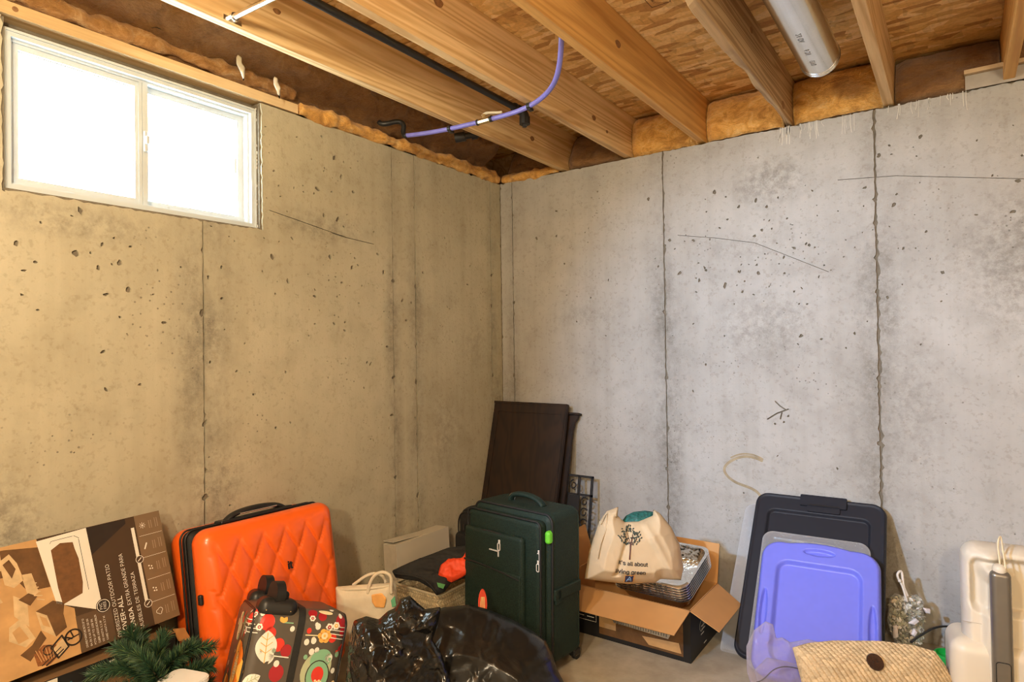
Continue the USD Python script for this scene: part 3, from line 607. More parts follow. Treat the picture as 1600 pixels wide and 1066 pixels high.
def fsurf(s, h):
    "arc-length s around the cross-section (0 = middle of the near narrow side, + to the right), height h -> point and normal"
    s = np.asarray(s, float); h = np.asarray(h, float); a = FW/2-FR; q = FR*math.pi/2; b = FDp-2*FR
    P = np.zeros(s.shape+(3,)); N = np.zeros_like(P); sg = np.sign(s)+(s == 0); m = np.abs(s)
    k = m <= a; P[k] = np.c_[s[k], np.full(k.sum(), -FDp/2), h[k]]; N[k] = (0, -1, 0)
    k = (m > a) & (m <= a+q); th = (m[k]-a)/FR; P[k] = np.c_[sg[k]*(a+FR*np.sin(th)), -FDp/2+FR-FR*np.cos(th), h[k]]; N[k] = np.c_[sg[k]*np.sin(th), -np.cos(th), 0*th]
    k = m > a+q; P[k] = np.c_[sg[k]*FW/2, -FDp/2+FR+(m[k]-a-q), h[k]]; N[k] = np.c_[sg[k], 0*m[k], 0*m[k]]
    k = h > FH-FR; th = np.minimum((h[k]-(FH-FR))/FR, 1.5)   # the rounded top
    P[k] = P[k]-N[k]*(FR-FR*np.cos(th))[:, None]; P[k, 2] = FH-FR+FR*np.sin(th); N[k] = N[k]*np.cos(th)[:, None]+np.array([0, 0, 1])*np.sin(th)[:, None]
    return P, N
PAL = dict(red=(.62, .035, .02), dred=(.36, .012, .02), org=(.70, .17, .02), yel=(.80, .42, .09), cream=(.78, .66, .42), white=(.74, .74, .68), mint=(.20, .42, .27), sage=(.42, .46, .30), dk=(.03, .02, .015), pink=(.75, .35, .25))
prints, lay = [], [0]
def motif(poly, colr, lift=None):
    lay[0] += 1
    band = sbox(-.016, -1, .016, 2)
    for gm in getattr(poly.difference(band), 'geoms', [poly.difference(band)]):
        if gm.is_empty or gm.area < 4e-6: continue
        m_ = ext(gm.simplify(.0004), .0002); V, F = np.array(m_.vertices), np.array(m_.faces)
        top = V[:, 2].max(); F = F[(V[F][:, :, 2] > top-1e-6).all(1)]
        V, F = trimesh.remesh.subdivide_to_size(V, F, .012)
        P, N = fsurf(V[:, 0], V[:, 1]); P = P+N*(.0004+.00018*(lift or 1))
        prints.append((P, F, PAL[colr]))
def ell(x, y, a, b, rot=0): return affinity.rotate(affinity.scale(Point(x, y).buffer(1, quad_segs=12), a, b), rot)
def petal(x, y, l, w, rot):
    th_ = np.linspace(0, math.pi, 14); pts = [(l*(k/13), w*math.sin(a)**.8) for k, a in enumerate(th_)]; pts += [(x_, -y_) for x_, y_ in pts[::-1]]
    return affinity.translate(affinity.rotate(Polygon(pts).buffer(0), rot, origin=(0, 0)), x, y)
def line(pts, w): return LineString(pts).buffer(w)
def leaf(x, y, l, w, rot, c1='white', c2='yel'):
    motif(petal(x, y, l, w, rot), c1, 2); d = np.array([math.cos(math.radians(rot)), math.sin(math.radians(rot))]); e = np.array([-d[1], d[0]])
    for k in (.3, .5, .7):
        q = np.array((x, y))+d*l*k
        for s_ in (-1, 1): motif(line([q, q+d*l*.13+e*s_*w*.55], .0009), c2, 3)
    motif(line([(x, y), (x+d[0]*l*.92, y+d[1]*l*.92)], .0011), c2, 3)
def bloom(x, y, r, c1='org', c2='yel'):
    for k in range(6): motif(ell(x+.62*r*math.cos(k*1.047), y+.75*r*math.sin(k*1.047), .52*r, .62*r, k*60), 'dk', 2); motif(ell(x+.62*r*math.cos(k*1.047), y+.75*r*math.sin(k*1.047), .48*r, .58*r, k*60), c1 if k % 2 else c2, 3)
    motif(ell(x, y, .56*r, .7*r), 'dk', 4); motif(ell(x, y, .52*r, .66*r), c2, 5)
    for k in range(13):
        a = k*2.4; q = .115*r*math.sqrt(k); motif(ell(x+q*math.cos(a), y+1.3*q*math.sin(a), .085*r, .085*r), 'white', 6); motif(ell(x+q*math.cos(a), y+1.3*q*math.sin(a), .04*r, .04*r), 'dk', 7)
def tulip(x, y, r, c): motif(petal(x, y-r*.4, r*1.5, r*.5, 60), c, 2); motif(petal(x, y-r*.4, r*1.5, r*.5, 120), c, 3); motif(line([(x, y-r*.3), (x+r*2.2, y-r*.35)], .0018), 'mint', 1)
def daisy(x, y, r, c='white', c2='dred'):
    for k in range(6): motif(ell(x+.6*r*math.cos(k*1.047), y+.6*r*math.sin(k*1.047), .45*r, .45*r), c, 3)
    motif(ell(x, y, .5*r, .5*r), c2, 4); motif(ell(x, y, .2*r, .2*r), c, 5)
def avocado(x, y, r):
    motif(ell(x-.2*r, y+.5*r, 1.15*r, 1.5*r, -25), 'sage', 1); motif(ell(x+.05*r, y+1.25*r, .9*r, .75*r, 30), 'mint', 2)
    motif(ell(x, y, .98*r, 1.2*r), 'dk', 3); motif(ell(x, y, .9*r, 1.12*r), 'mint', 4); motif(ell(x, y+.1*r, .5*r, .62*r), 'red', 5)
    for k in range(4): motif(ell(x-.1*r+.16*r*k, y-.35*r-.1*r*(k % 2), .09*r, .09*r), 'cream', 6)
bloom(-.205, .30, .062); bloom(-.33, .20, .05); bloom(-.30, .40, .035, 'mint', 'cream'); tulip(-.26, .42, .016, 'red'); daisy(-.25, .23, .014); avocado(-.28, .12, .034); avocado(.075, .295, .036); avocado(-.125, .165, .034); leaf(-.085, .325, .088, .030, 95); leaf(-.135, .265, .055, .017, 30, 'white', 'sage'); leaf(-.06, .225, .055, .017, 120, 'white', 'dred')
leaf(.155, .29, .06, .02, 70, 'white', 'dred'); leaf(-.22, .375, .075, .014, 80, 'mint', 'dk'); leaf(.10, .19, .08, .03, 75); bloom(.165, .18, .05)
tulip(-.10, .255, .014, 'yel'); tulip(-.055, .44, .013, 'yel'); tulip(.06, .225, .014, 'yel'); bloom(-.06, .12, .045); avocado(.04, .12, .03)
for x, y, r in ((-.045, .30, .021), (-.055, .375, .017), (-.10, .435, .021), (-.085, .405, .016), (.12, .45, .018), (.06, .46, .013), (.10, .40, .012), (-.03, .36, .016), (.135, .42, .016), (-.145, .47, .014), (-.11, .49, .012), (.03, .47, .014), (.15, .36, .014), (-.16, .44, .015)): motif(ell(x, y, r, r*1.1), 'red' if int(x*1e3) % 3 else 'dred', 1)
for x, y, r in ((-.12, .42, .010), (-.17, .405, .010), (-.035, .48, .010), (.03, .452, .009), (.085, .43, .011), (-.145, .452, .009)): daisy(x, y, r)
for k in range(4): motif(line([(-.20, .435-.011*k), (-.14+.006*k, .437-.011*k)], .0013), 'white', 2); motif(line([(.085, .435-.011*k), (.15, .428-.011*k)], .0013), 'white', 2)
motif(line([(.018, .405), (.08, .405)], .0016), 'cream', 2); daisy(.075, .405, .020, 'yel', 'cream'); daisy(.105, .435, .011, 'white', 'yel'); motif(ell(.07, .475, .022, .008, -10), 'cream', 2); motif(ell(-.05, .468, .024, .009, 10), 'yel', 2)
for k in range(5): motif(petal(-.06, .345, .026, .004, 150+k*22), 'white', 3)
motif(line([(-.06, .345), (-.02, .342)], .0016), 'white', 3)
for x, y, r in ((-.105, .355, .007), (-.065, .36, .006), (-.05, .325, .008), (.045, .36, .008), (.03, .345, .006), (.06, .365, .007), (.10, .345, .011), (.12, .31, .007), (.045, .39, .008), (-.115, .225, .009), (.125, .245, .009), (-.12, .46, .009), (-.135, .475, .007), (.05, .43, .008), (.12, .465, .008), (.09, .49, .007), (-.08, .49, .008), (-.19, .46, .007), (.16, .41, .008), (-.025, .42, .007), (.03, .25, .006)): motif(ell(x, y, r, r*1.15), 'white' if r > .0065 else 'mint', 2)
for i in range(110):
    x_, y_, r_ = rnd.uniform(.02, .24) if i % 3 else rnd.uniform(-.38, -.14), rnd.uniform(.05, .47), rnd.uniform(.004, .009)
    motif(ell(x_, y_, r_, r_*1.2), rnd.choice(['white', 'red', 'mint', 'cream', 'dred', 'yel']), .2)
nV, VV, FF, CC = 0, [], [], []
for P, F, c in prints: VV.append(P); FF.append(F+nV); CC.append(np.tile(c, (len(P), 1))); nV += len(P)
part(t, 'flower_print', trimesh.Trimesh(np.vstack(VV), np.vstack(FF), process=False), m_flo, False, col=np.vstack(CC), label='red, orange, mint and cream flowers and leaves printed on the shell', kind='stuff')
for yy in (-.115, .115):
    wm = cat(xform(rbox(.115, .095, .055, .024), T(-.075, yy, FH-.030)))
    part(t, 'wheel_housing', wm, m_black, 30)
    wd = trimesh.creation.cylinder(.037, .028, sections=28); wd.apply_transform(trimesh.transformations.rotation_matrix(math.pi/2, (0, 1, .25)))
    part(t, 'wheel', xform(cat(wd, xform(rbox(.05, .03, .04, .012), T(.012, 0, -.03))), T(-.085, yy-.012, FH+.036)), m_black, 30)
    for dx in (-.035, .035): part(t, 'rivet', xform(trimesh.creation.icosphere(2, .0045), T(-.075+dx, yy-.043, FH-.008)), m_brass, True)

# ---------------------------------------------------------------- furniture-cover box and the carton under it
m_cb = plain('cover_box_brown', (.060, .032, .014), .42, var=.05); m_cb2 = plain('cover_box_tan', (.185, .115, .060), .42, var=.05)
m_ink_w = plain('print_white', (.72, .68, .60), .5, var=.03); m_ink_d = plain('print_dark', (.022, .013, .008), .45); m_ph_tan = plain('print_sand', (.50, .29, .12), .42, var=.25, scale=12)
m_ph_b = plain('print_umber', (.13, .062, .022), .42, var=.3, scale=30); m_ph_c = plain('print_cream', (.56, .40, .22), .42, var=.2, scale=40); m_ph_r = plain('print_rust', (.24, .085, .025), .45, var=.5, scale=120)
RB = np.array((.211, -2.099, .397)); P0 = (.232, -2.33, .397)
yw, ln = math.radians(95.08), math.radians(19.77)
aa = np.array([math.cos(yw), math.sin(yw), 0]); nn = np.array([-math.sin(yw), math.cos(yw), 0]); cc = np.array([0, 0, 1])*math.cos(ln)+nn*math.sin(ln)
M = frame(RB, aa, cc)      # x along the box (negative to the left), y up the face, z out of the face
t = thing('cover_box', 'brown printed outdoor furniture cover box tilted against the wall', 'box', M)
part(t, 'carton', box(-.62, 0, 0, .354, -.095, 0), m_cb)
def pr_(name, polys, mat, lay=1, label=None, kind=None): return part(t, name, cat([ext(p, .0003*lay+.0002) for p in (polys if isinstance(polys, list) else [polys])]), mat, label=label, kind=kind)
pr_('side_strip', FB(-.083, 0, 0, .354), m_cb2)
pr_('photo_panel', Polygon([(-.62, 0), (-.297, 0), (-.295, .13), (-.335, .16), (-.36, .354), (-.62, .354)]), m_ph_tan, label='patio photograph on the box')
pr_('photo_shade', [Polygon([(-.62, .354), (-.44, .344), (-.36, .330), (-.345, .21), (-.40, .215), (-.43, .27), (-.52, .27), (-.62, .25)])], m_ph_b, 2)
for pts, mt, ly in (([(-.455, .315), (-.43, .33), (-.415, .30), (-.405, .25), (-.43, .235), (-.45, .25)], m_ph_c, 3), ([(-.448, .305), (-.432, .315), (-.42, .285), (-.432, .262)], m_ph_b, 4), ([(-.41, .265), (-.385, .262), (-.375, .205), (-.40, .19)], m_ph_c, 3), ([(-.60, .22), (-.47, .235), (-.46, .205), (-.60, .19)], m_ph_c, 3), ([(-.435, .215), (-.405, .19), (-.41, .12), (-.44, .16)], m_ph_c, 3), ([(-.425, .20), (-.40, .21), (-.38, .195), (-.40, .175)], m_ph_b, 4),
                    ([(-.455, .135), (-.425, .15), (-.40, .085), (-.425, .07), (-.46, .10)], m_ph_c, 3), ([(-.45, .12), (-.432, .13), (-.415, .09), (-.44, .085)], m_ph_tan, 4), ([(-.44, .055), (-.41, .07), (-.385, .10), (-.375, .075), (-.42, .03)], m_ph_b, 3), ([(-.39, .155), (-.365, .135), (-.352, .07), (-.383, .10)], m_ph_c, 4), ([(-.383, .140), (-.368, .128), (-.362, .10), (-.378, .112)], m_ph_tan, 5), ([(-.365, .135), (-.318, .155), (-.325, .125), (-.322, .085), (-.352, .07)], m_ph_b, 4), ([(-.39, .155), (-.365, .135), (-.318, .155), (-.345, .17)], m_ph_b, 3),
                    ([(-.41, .045), (-.385, .06), (-.355, .05), (-.35, .02), (-.375, .004), (-.405, .01)], m_ph_r, 3), ([(-.365, .04), (-.335, .06), (-.325, .035), (-.35, .012)], m_ph_c, 5)):
    part(t, 'printed_shape', ext(Polygon(pts).buffer(0), .0003*ly+.0002), mt)
ol = lambda p, w: p.buffer(w).difference(p.buffer(-w))
for x0, y0 in ((-.60, .10), (-.56, .03), (-.50, .29)):
    pr_('printed_shape', [FB(x0, x0+.05, y0, y0+.045)], m_ph_c, 4); pr_('printed_shape', [FB(x0+.008, x0+.042, y0+.012, y0+.035)], m_ph_b, 5)
pr_('printed_slat', [line([(-.405+.006*k, .235-.012*k), (-.378+.003*k, .232-.013*k)], .0016) for k in range(5)], m_ph_c, 5)
pr_('printed_rug', [line([(-.405+.008*k, .052-.004*(k % 3)), (-.395+.006*k, .018)], .0008) for k in range(6)], m_ph_tan, 6)
pr_('printed_chair', [ol(Point(-.31, .052).buffer(.021), .0022), line([(-.325, .05), (-.296, .055)], .0016), line([(-.31, .052), (-.316, .073)], .0016), line([(-.331, .06), (-.315, .05)], .002), ol(Polygon([(-.368, .045), (-.338, .068), (-.326, .032), (-.355, .012)]), .002), line([(-.385, .004), (-.34, .03)], .0016), line([(-.395, .008), (-.345, .038)], .0012), ol(Point(-.376, .042).buffer(.012), .0015)], m_ink_d, 6)
pr_('white_panel', Polygon([(-.362, .347), (-.228, .353), (-.222, .108), (-.24, .107), (-.337, .158)]), m_ink_w, 3)
pr_('printed_cover', Polygon([(-.329, .312), (-.303, .326), (-.27, .320), (-.268, .30), (-.262, .268), (-.262, .195), (-.268, .165), (-.322, .150), (-.327, .20)]), plain('print_cover_brown', (.15, .065, .02), .5, var=.25, scale=60), 4, label='brown furniture cover pictured on the white panel')
pr_('size_line', [line([(-.325, .337), (-.268, .338)], .0006), line([(-.253, .325), (-.25, .17)], .0006), line([(-.264, .338), (-.252, .328)], .0006), line([(-.329, .331), (-.325, .337)], .0005)], m_ink_d, 4)
pr_('dark_corner', Polygon([(-.226, .352), (-.112, .352), (-.112, .337), (-.224, .268)]), m_ink_d, 1)
pr_('small_print_panel', FB(-.296, -.20, 0, .105), plain('print_mid_brown', (.105, .060, .030), .45), 2)
def vt(s, u, v0, v1, h, bold=False, name='lettering', mt=None):
    m_ = text(s, h, bold, .0004); k = (v1-v0)/(m_.bounds[1][0]-m_.bounds[0][0]); V = np.array(m_.vertices)
    part(t, name, trimesh.Trimesh(np.c_[u-V[:, 1], v0+(V[:, 0]-m_.bounds[0][0])*k, V[:, 2]+.0011], m_.faces, process=False), mt or m_ink_w)
vt('OVERSIZED OUTDOOR PATIO', -.184, -.0+.004, .226, .0105); vt('COVER-ALL', -.164, .004, .121, .0135, True); vt('FUNDA', -.140, .004, .078, .0125, True); vt('EXTRA GRANDE PARA', -.140, .086, .247, .0115); vt('MUEBLES DE TERRAZA', -.116, .004, .181, .0105)
for k, (s, e) in enumerate((('COVERS FURNITURE SETS UP TO', .093), ('84 IN X 66 IN X 28 IN', .088), ('FITS UP TO 108 IN', .083), ('CUBRE JUEGOS DE MUEBLES', .092), ('DE HASTA 2.1 M', .07), ('CABE HASTA 2.7 M', .08))): vt(s, -.277+.0112*k, .01, e, .0052)
pr_('badge', Point(-.219, .110).buffer(.0205), m_ink_d, 4); pr_('badge_ring', ol(Point(-.219, .110).buffer(.0175), .0009), m_ink_w, 5)
vt('PVC', -.222, .101, .119, .008); vt('FREE', -.211, .099, .121, .008)
pr_('strip_bar', FB(-.099, -.089, .082, .318), m_ink_w, 3)
for v in (.213, .071): pr_('seal', Point(-.091, v).buffer(.0125), m_cb, 4); pr_('seal_ring', ol(Point(-.091, v).buffer(.0115), .0009), m_ink_w, 5); pr_('seal_ring', line([(-.096, v-.004), (-.086, v+.004)], .0014), m_ink_w, 6)
for k, v in enumerate((.318, .250, .180, .108, .036)):
    q = Point(-.062, v).buffer(.006)
    ic = [q.buffer(-.003)]+[line([(-.062+.0055*math.cos(a), v+.0055*math.sin(a)), (-.062+.0095*math.cos(a), v+.0095*math.sin(a))], .0008) for a in np.arange(8)*.785] if k == 0 else [line([(-.068, v-.008), (-.060, v+.008)], .0022)] if k == 1 else [Point(-.062+dx, v+dy).buffer(.0024) for dx, dy in ((-.004, .005), (.004, .002), (-.002, -.005), (.005, -.006))] if k < 4 else [ol(unary_union([Point(-.065, v).buffer(.006), Point(-.058, v+.003).buffer(.007), Point(-.06, v-.005).buffer(.005)]), .0009)]
    pr_('icon', ic, m_ink_w, 2)
    for uu in (-.040, -.033, -.020, -.013): part(t, 'icon_text', ext(unary_union([FB(uu-.0012, uu+.0012, v-.014+.0045*i, v-.011+.0045*i) for i in range(6+int(uu > -.03))]), .0007), plain('print_pale_brown', (.36, .27, .19), .5) if not stage.GetPrimAtPath(L+'print_pale_brown') else UsdShade.Material.Get(stage, L+'print_pale_brown'))
    if k: pr_('divider', FB(-.078, -.004, v+.034, v+.0352), m_ink_w, 2)
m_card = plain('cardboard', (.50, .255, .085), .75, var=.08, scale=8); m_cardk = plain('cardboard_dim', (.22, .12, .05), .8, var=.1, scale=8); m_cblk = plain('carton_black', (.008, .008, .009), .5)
t = thing('lower_carton', 'brown carton with black printed band under the furniture cover box', 'box', loc=(.16, -2.36, 0))
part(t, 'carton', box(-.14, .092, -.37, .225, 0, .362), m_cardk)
part(t, 'printed_band', box(.0922, .0935, -.37, .225, .302, .362), m_cblk); part(t, 'flap', xform(box(0, .035, -.05, .05, 0, .004), frame((.09, .227, .352), (.3, 1, -.2), (-1, .3, 0))), m_card)
m_teal = plain('print_teal', (.03, .12, .16), .4)
for k in range(9): part(t, 'band_print', box(.0936, .0939, -.30+.055*k+.01*(k % 3), -.285+.055*k+.02*(k % 2), .325+.006*(k % 3), .336+.008*(k % 4)), m_teal if k % 3 else m_ink_w)
part(t, 'paper_label', box(.0937, .0943, -.29, -.15, .235, .335), m_ink_w)

# ---------------------------------------------------------------- artificial pine branch
m_need = vcol('pine_needles', .55); m_twig = plain('twig_brown', (.10, .055, .03), .8)
bs = at(255, 1085, 1.84); t = thing('pine_branch', 'dark green artificial pine branch in front of the cover box', 'artificial tree', loc=(bs[0], bs[1], 0))
O = np.array((bs[0], bs[1], 0))
tw = [((258, 1080, 2.02), (228, 1030, 2.0), (200, 985, 2.0)), ((258, 1080, 2.02), (270, 1030, 2.02), (335, 1012, 2.06)), ((255, 1080, 2.0), (205, 1045, 1.95), (140, 1058, 1.93)), ((258, 1075, 2.0), (245, 1025, 2.0), (258, 992, 2.03)), ((262, 1080, 2.0), (300, 1050, 1.98), (332, 1040, 1.98)), ((258, 1075, 2.02), (285, 1025, 2.06), (300, 1008, 2.1)), ((250, 1080, 1.98), (222, 1035, 1.94), (178, 1010, 1.95)), ((255, 1085, 1.95), (240, 1050, 1.9), (212, 1020, 1.9)), ((258, 1085, 2.0), (290, 1070, 2.0), (325, 1070, 2.02)), ((255, 1090, 1.98), (215, 1080, 1.95), (165, 1085, 1.93)), ((258, 1075, 2.0), (265, 1040, 1.97), (285, 1022, 1.96)), ((250, 1070, 2.0), (215, 1020, 2.02), (222, 988, 2.05))]
part(t, 'stem', cyl((0, 0, 0), (0, 0, bs[2]+.03), .008, 10), m_twig)
for k, (a, b, c) in enumerate(tw):
    C_ = spline([at(a[0], a[1], a[2]-.18), at(b[0], b[1], b[2]-.17), at(c[0], c[1], c[2]-.15)], 50)-O; TT = np.gradient(C_, axis=0); TT /= np.linalg.norm(TT, axis=1)[:, None]
    tp = part(t, 'twig', tube(C_, np.linspace(.003, .0015, 50), 6), m_twig)
    V, F, K = [], [], []
    for i in range(900):
        f = nrg.uniform(.05, 1); q = C_[int(f*49)]; d = TT[int(f*49)]; rd = nrg.normal(size=3); rd -= d*(rd@d); rd /= np.linalg.norm(rd)
        l = nrg.uniform(.032, .050)*(1-.25*f); dr_ = d*nrg.uniform(.45, .9)+rd; dr_ /= np.linalg.norm(dr_); sd = np.cross(dr_, nrg.normal(size=3)); sd = sd/np.linalg.norm(sd)*.0011
        n0 = len(V); V += [q-sd, q+sd, q+dr_*l*.6+sd*1.1, q+dr_*l, q+dr_*l*.6-sd*1.1+np.cross(sd, dr_)]; F += [[n0, n0+1, n0+2], [n0, n0+2, n0+3], [n0, n0+3, n0+4], [n0+1, n0, n0+4]]
        g_ = nrg.uniform(.6, 1.5); cl_ = np.array((.022, .062, .030))*g_ if nrg.random() < .8 else np.array((.075, .13, .05))*g_
        K += [cl_]*5
    part(tp, 'needles', trimesh.Trimesh(np.array(V), np.array(F), process=False), m_need, col=np.array(K), kind='stuff')
m_wp = plain('white_plastic', (.78, .77, .76), .35, var=.02)
q = at(246, 1092, 1.66); t = thing('white_bin', 'white plastic bin rim showing below the pine branch', 'bin', M=stand((q[0], q[1], 0), fr*.95-ff*.3, (0, 0, 1)))
zt = q[2]+.01
part(t, 'body', ext(rrect(-.055, .055, -.02, .12, .02), zt-.012), m_wp, 30); part(t, 'rim', xform(bevel_plate(rrect(-.062, .062, -.028, .128, .026), .016, .005), T(0, 0, zt-.012)), m_wp, 30)

# ---------------------------------------------------------------- white carton, black case, jacket, basket, tote
m_wc = plain('white_card', (.60, .54, .43), .7, var=.04, scale=6)
t = thing('white_carton', 'plain white carton with a raised lid edge standing against the wall', 'box', M=stand((.075, -.85, 0), (.0, 1, 0), (-.06, 0, 1)))
part(t, 'carton', box(-.17, .21, -.052, .035, 0, .318), m_wc); part(t, 'lid_flap', xform(box(-.172, .205, 0, .07, 0, .003), T(0, -.035, .32)@trimesh.transformations.rotation_matrix(.06, (0, 1, 0))), m_wc); part(t, 'end_flap', box(-.174, -.171, -.050, .033, .15, .316), plain('white_card_side', (.46, .40, .31), .7))
m_bf = plain('black_fabric', (.008, .008, .009), .8, var=.3, scale=150, bump=.2, bscale=400)
t = thing('black_case', 'small black soft case behind the green suitcase', 'suitcase', M=stand((.44, -.70, 0), (math.cos(-.25), math.sin(-.25), 0), (0, 0, 1)))
part(t, 'body', rbox(.34, .20, .475, .07, .03), m_bf, 40); part(t, 'front_pocket', xform(rbox(.27, .05, .27, .024), T(0, -.105, .09)), m_bf, 30)
part(t, 'zip_piping', tube([(x, -.085, z) for x, z in np.array(rrect(-.155, .155, .03, .455, .07).exterior.coords)], .004, 6, False), m_black, True); part(t, 'zip_piping', tube([(x, -.06, z) for x, z in np.array(rrect(-.166, .166, .02, .466, .07).exterior.coords)], .004, 6, False), m_black, True)
for dz in (0, .02): part(t, 'zip_pull', xform(rbox(.008, .006, .03, .0028), T(-.07+dz*.8, -.112, .375-dz)), m_iron)
part(t, 'top_handle', tube(spline([(-.06, 0, .47), (-.04, 0, .488), (.04, 0, .488), (.06, 0, .47)], 16), .009, 8), m_black, True)
m_jk = plain('charcoal_cloth', (.014, .0135, .013), .85, var=.3, scale=60, bump=.2, bscale=500); m_jo = plain('orange_lining', (.75, .06, .012), .6, var=.15, scale=30)
M = facecam(680, 890, 2.66, .75)
t = thing('jacket', 'charcoal jacket with bright orange lining slung over the woven basket', 'jacket', M)
o_ = smooth_poly(outl(M, [(612, 892), (640, 879), (700, 856), (734, 852), (736, 868), (736, 902), (722, 905), (704, 912), (694, 926), (682, 931), (674, 920), (655, 909), (630, 905), (618, 903)]), .006)
fold = lambda d, p, a=.012, s=0: np.minimum(1, d/.015)*(.022+1.6*a*ridged(np.c_[p[:, :1]*9+p[:, 1:]*5, p[:, 1:]*26, p[:, :1]*0+s], 3, 4+s))
part(t, 'shell', inflate(o_, .006, fold, lambda d, p: -.02*np.minimum(1, d/.02)), m_jk, True)
o2 = smooth_poly(outl(M, [(684, 904), (689, 887), (701, 876), (720, 875), (733, 860), (735, 880), (734, 898), (722, 906), (706, 914)]), .003)
part(t, 'lining', xform(inflate(o2, .005, lambda d, p: np.minimum(1, d/.01)*(.016+.012*ridged(np.c_[p*22, p[:, :1]*0], 3, 8)), lambda d, p: -.004*np.minimum(1, d/.01)), T(0, 0, .022)), m_jo, True, label='bright orange lining')
part(t, 'hem', tube(spline([(*onf(M, *q_), .020) for q_ in [(618, 900), (640, 902), (662, 909), (676, 921), (683, 930)]], 20), .004, 6), m_jk, True)
part(t, 'green_tag', xform(ext(outl(M, [(684, 916), (697, 919), (694, 926), (686, 923)]), .002), T(0, 0, .035)), plain('green_tag', (.05, .22, .06), .6))
m_bk = vcol('seagrass_weave', .8, .3, 500)
t = thing('woven_basket', 'natural seagrass basket with zigzag weave under the jacket', 'basket', loc=(.415, -1.07, 0))
bw, bd, bh = .27, .26, .232
rr_ = rrect(-bw/2, bw/2, -bd/2, bd/2, .03); N_ = 420; zz = np.linspace(0, bh, 120); ring_ = [rr_.exterior.interpolate(i/N_, normalized=True) for i in range(N_)]; R_ = np.array([(p_.x, p_.y) for p_ in ring_]); nr = np.gradient(np.vstack([R_[-1:], R_, R_[:1]]), axis=0)[1:-1]; nr = np.c_[nr[:, 1], -nr[:, 0]]; nr /= np.linalg.norm(nr, axis=1)[:, None]; nr *= np.sign((nr*R_).sum(1))[:, None]
ss = np.arange(N_)/N_*rr_.exterior.length; S_, Z_ = np.meshgrid(ss, zz, indexing='ij'); row = Z_/.0165; sk = np.where(np.floor(row) % 2 < 1, 1, -1)*(row-np.floor(row)-.5)*.85; pat = (S_/.0135+sk); fr_ = pat-np.floor(pat)
hgt = .0045*np.sqrt(np.clip(1-(2*fr_-1)**2, 0, 1))*np.sqrt(np.clip(1-(2*(row-np.floor(row))-1)**6, 0, 1)); sid = np.floor(pat)*7.13+np.floor(row)*3.7; tone = .75+.5*(np.sin(sid*12.9898)*43758.5453 % 1)
V = np.stack([R_[:, None, 0]*(1+.10*(Z_/bh-1))+nr[:, None, 0]*hgt, R_[:, None, 1]*(1+.10*(Z_/bh-1))+nr[:, None, 1]*hgt, Z_], -1).reshape(-1, 3)
qi = np.arange(N_*120).reshape(N_, 120); qi = np.vstack([qi, qi[:1]]); F4 = np.stack([qi[:-1, :-1], qi[1:, :-1], qi[1:, 1:], qi[:-1, 1:]], -1).reshape(-1, 4); F3 = np.vstack([F4[:, [0, 1, 2]], F4[:, [0, 2, 3]]])
mb = trimesh.Trimesh(V, F3, process=False); mb.fix_normals()
part(t, 'woven_side', mb, m_bk, True, col=np.clip(np.outer((tone*(.55+.45*hgt/.0045)).ravel(), (.50, .40, .24)), 0, 1))  # colour darkens toward the gaps: shade between strands painted in
part(t, 'rim', tube([(x, y, bh) for x, y in R_[::6]]+[(R_[0][0], R_[0][1], bh)], .006, 8, False), plain('seagrass_rim', (.50, .42, .28), .8), True); part(t, 'base', ext(rr_.buffer(-.02), .004), plain('seagrass_base', (.3, .24, .15), .8))
m_tote = plain('cream_canvas', (.66, .58, .44), .75, var=.06, scale=30, bump=.15, bscale=300)
M = facecam(572, 935, 2.42, .1)
t = thing('tote_bag', 'cream canvas tote bag with an orange print behind the floral suitcase', 'bag', M)
o_ = smooth_poly(outl(M, [(524, 917), (560, 914), (614, 911), (619, 930), (622, 960), (618, 1010), (540, 1010), (526, 960)]), .004)
part(t, 'body', inflate(o_, .007, lambda d, p: np.minimum(1, d/.04)**.6*.035+np.minimum(1, d/.02)*.006*fbm(np.c_[p*18, p[:, :1]*0], 3, 5)), m_tote, True)
part(t, 'hem', tube(spline([(*onf(M, *q_), z_) for *q_, z_ in [(527, 921, .006), (550, 919, .018), (585, 917, .018), (612, 914, .008)]], 16), .006, 8), m_tote, True)
for off, pts in ((.024, [(577, 925), (580, 910), (589, 896), (602, 892), (611, 897), (613, 912), (614, 925)]), (-.03, [(548, 918), (562, 908), (580, 900), (592, 902), (600, 915)])):
    pp = [onf(M, *q_) for q_ in pts]
    cv = spline([(a, b, off) for a, b in pp], 40); part(t, 'handle', tube(cv, .0065, 8), m_tote, True)
part(t, 'print', xform(inflate(smooth_poly(outl(M, [(584, 925), (600, 922), (607, 930), (604, 945), (590, 944), (585, 936)]), .003), .004, lambda d, p: .002+0*d), T(0, 0, .040)), plain('orange_print', (.80, .40, .11), .6), label='orange printed patch')
part(t, 'print', xform(ext(outl(M, [(613, 935), (619, 928), (621, 943), (615, 946)]), .002), T(0, 0, .026)), plain('green_print', (.10, .36, .20), .6), label='green printed patch')

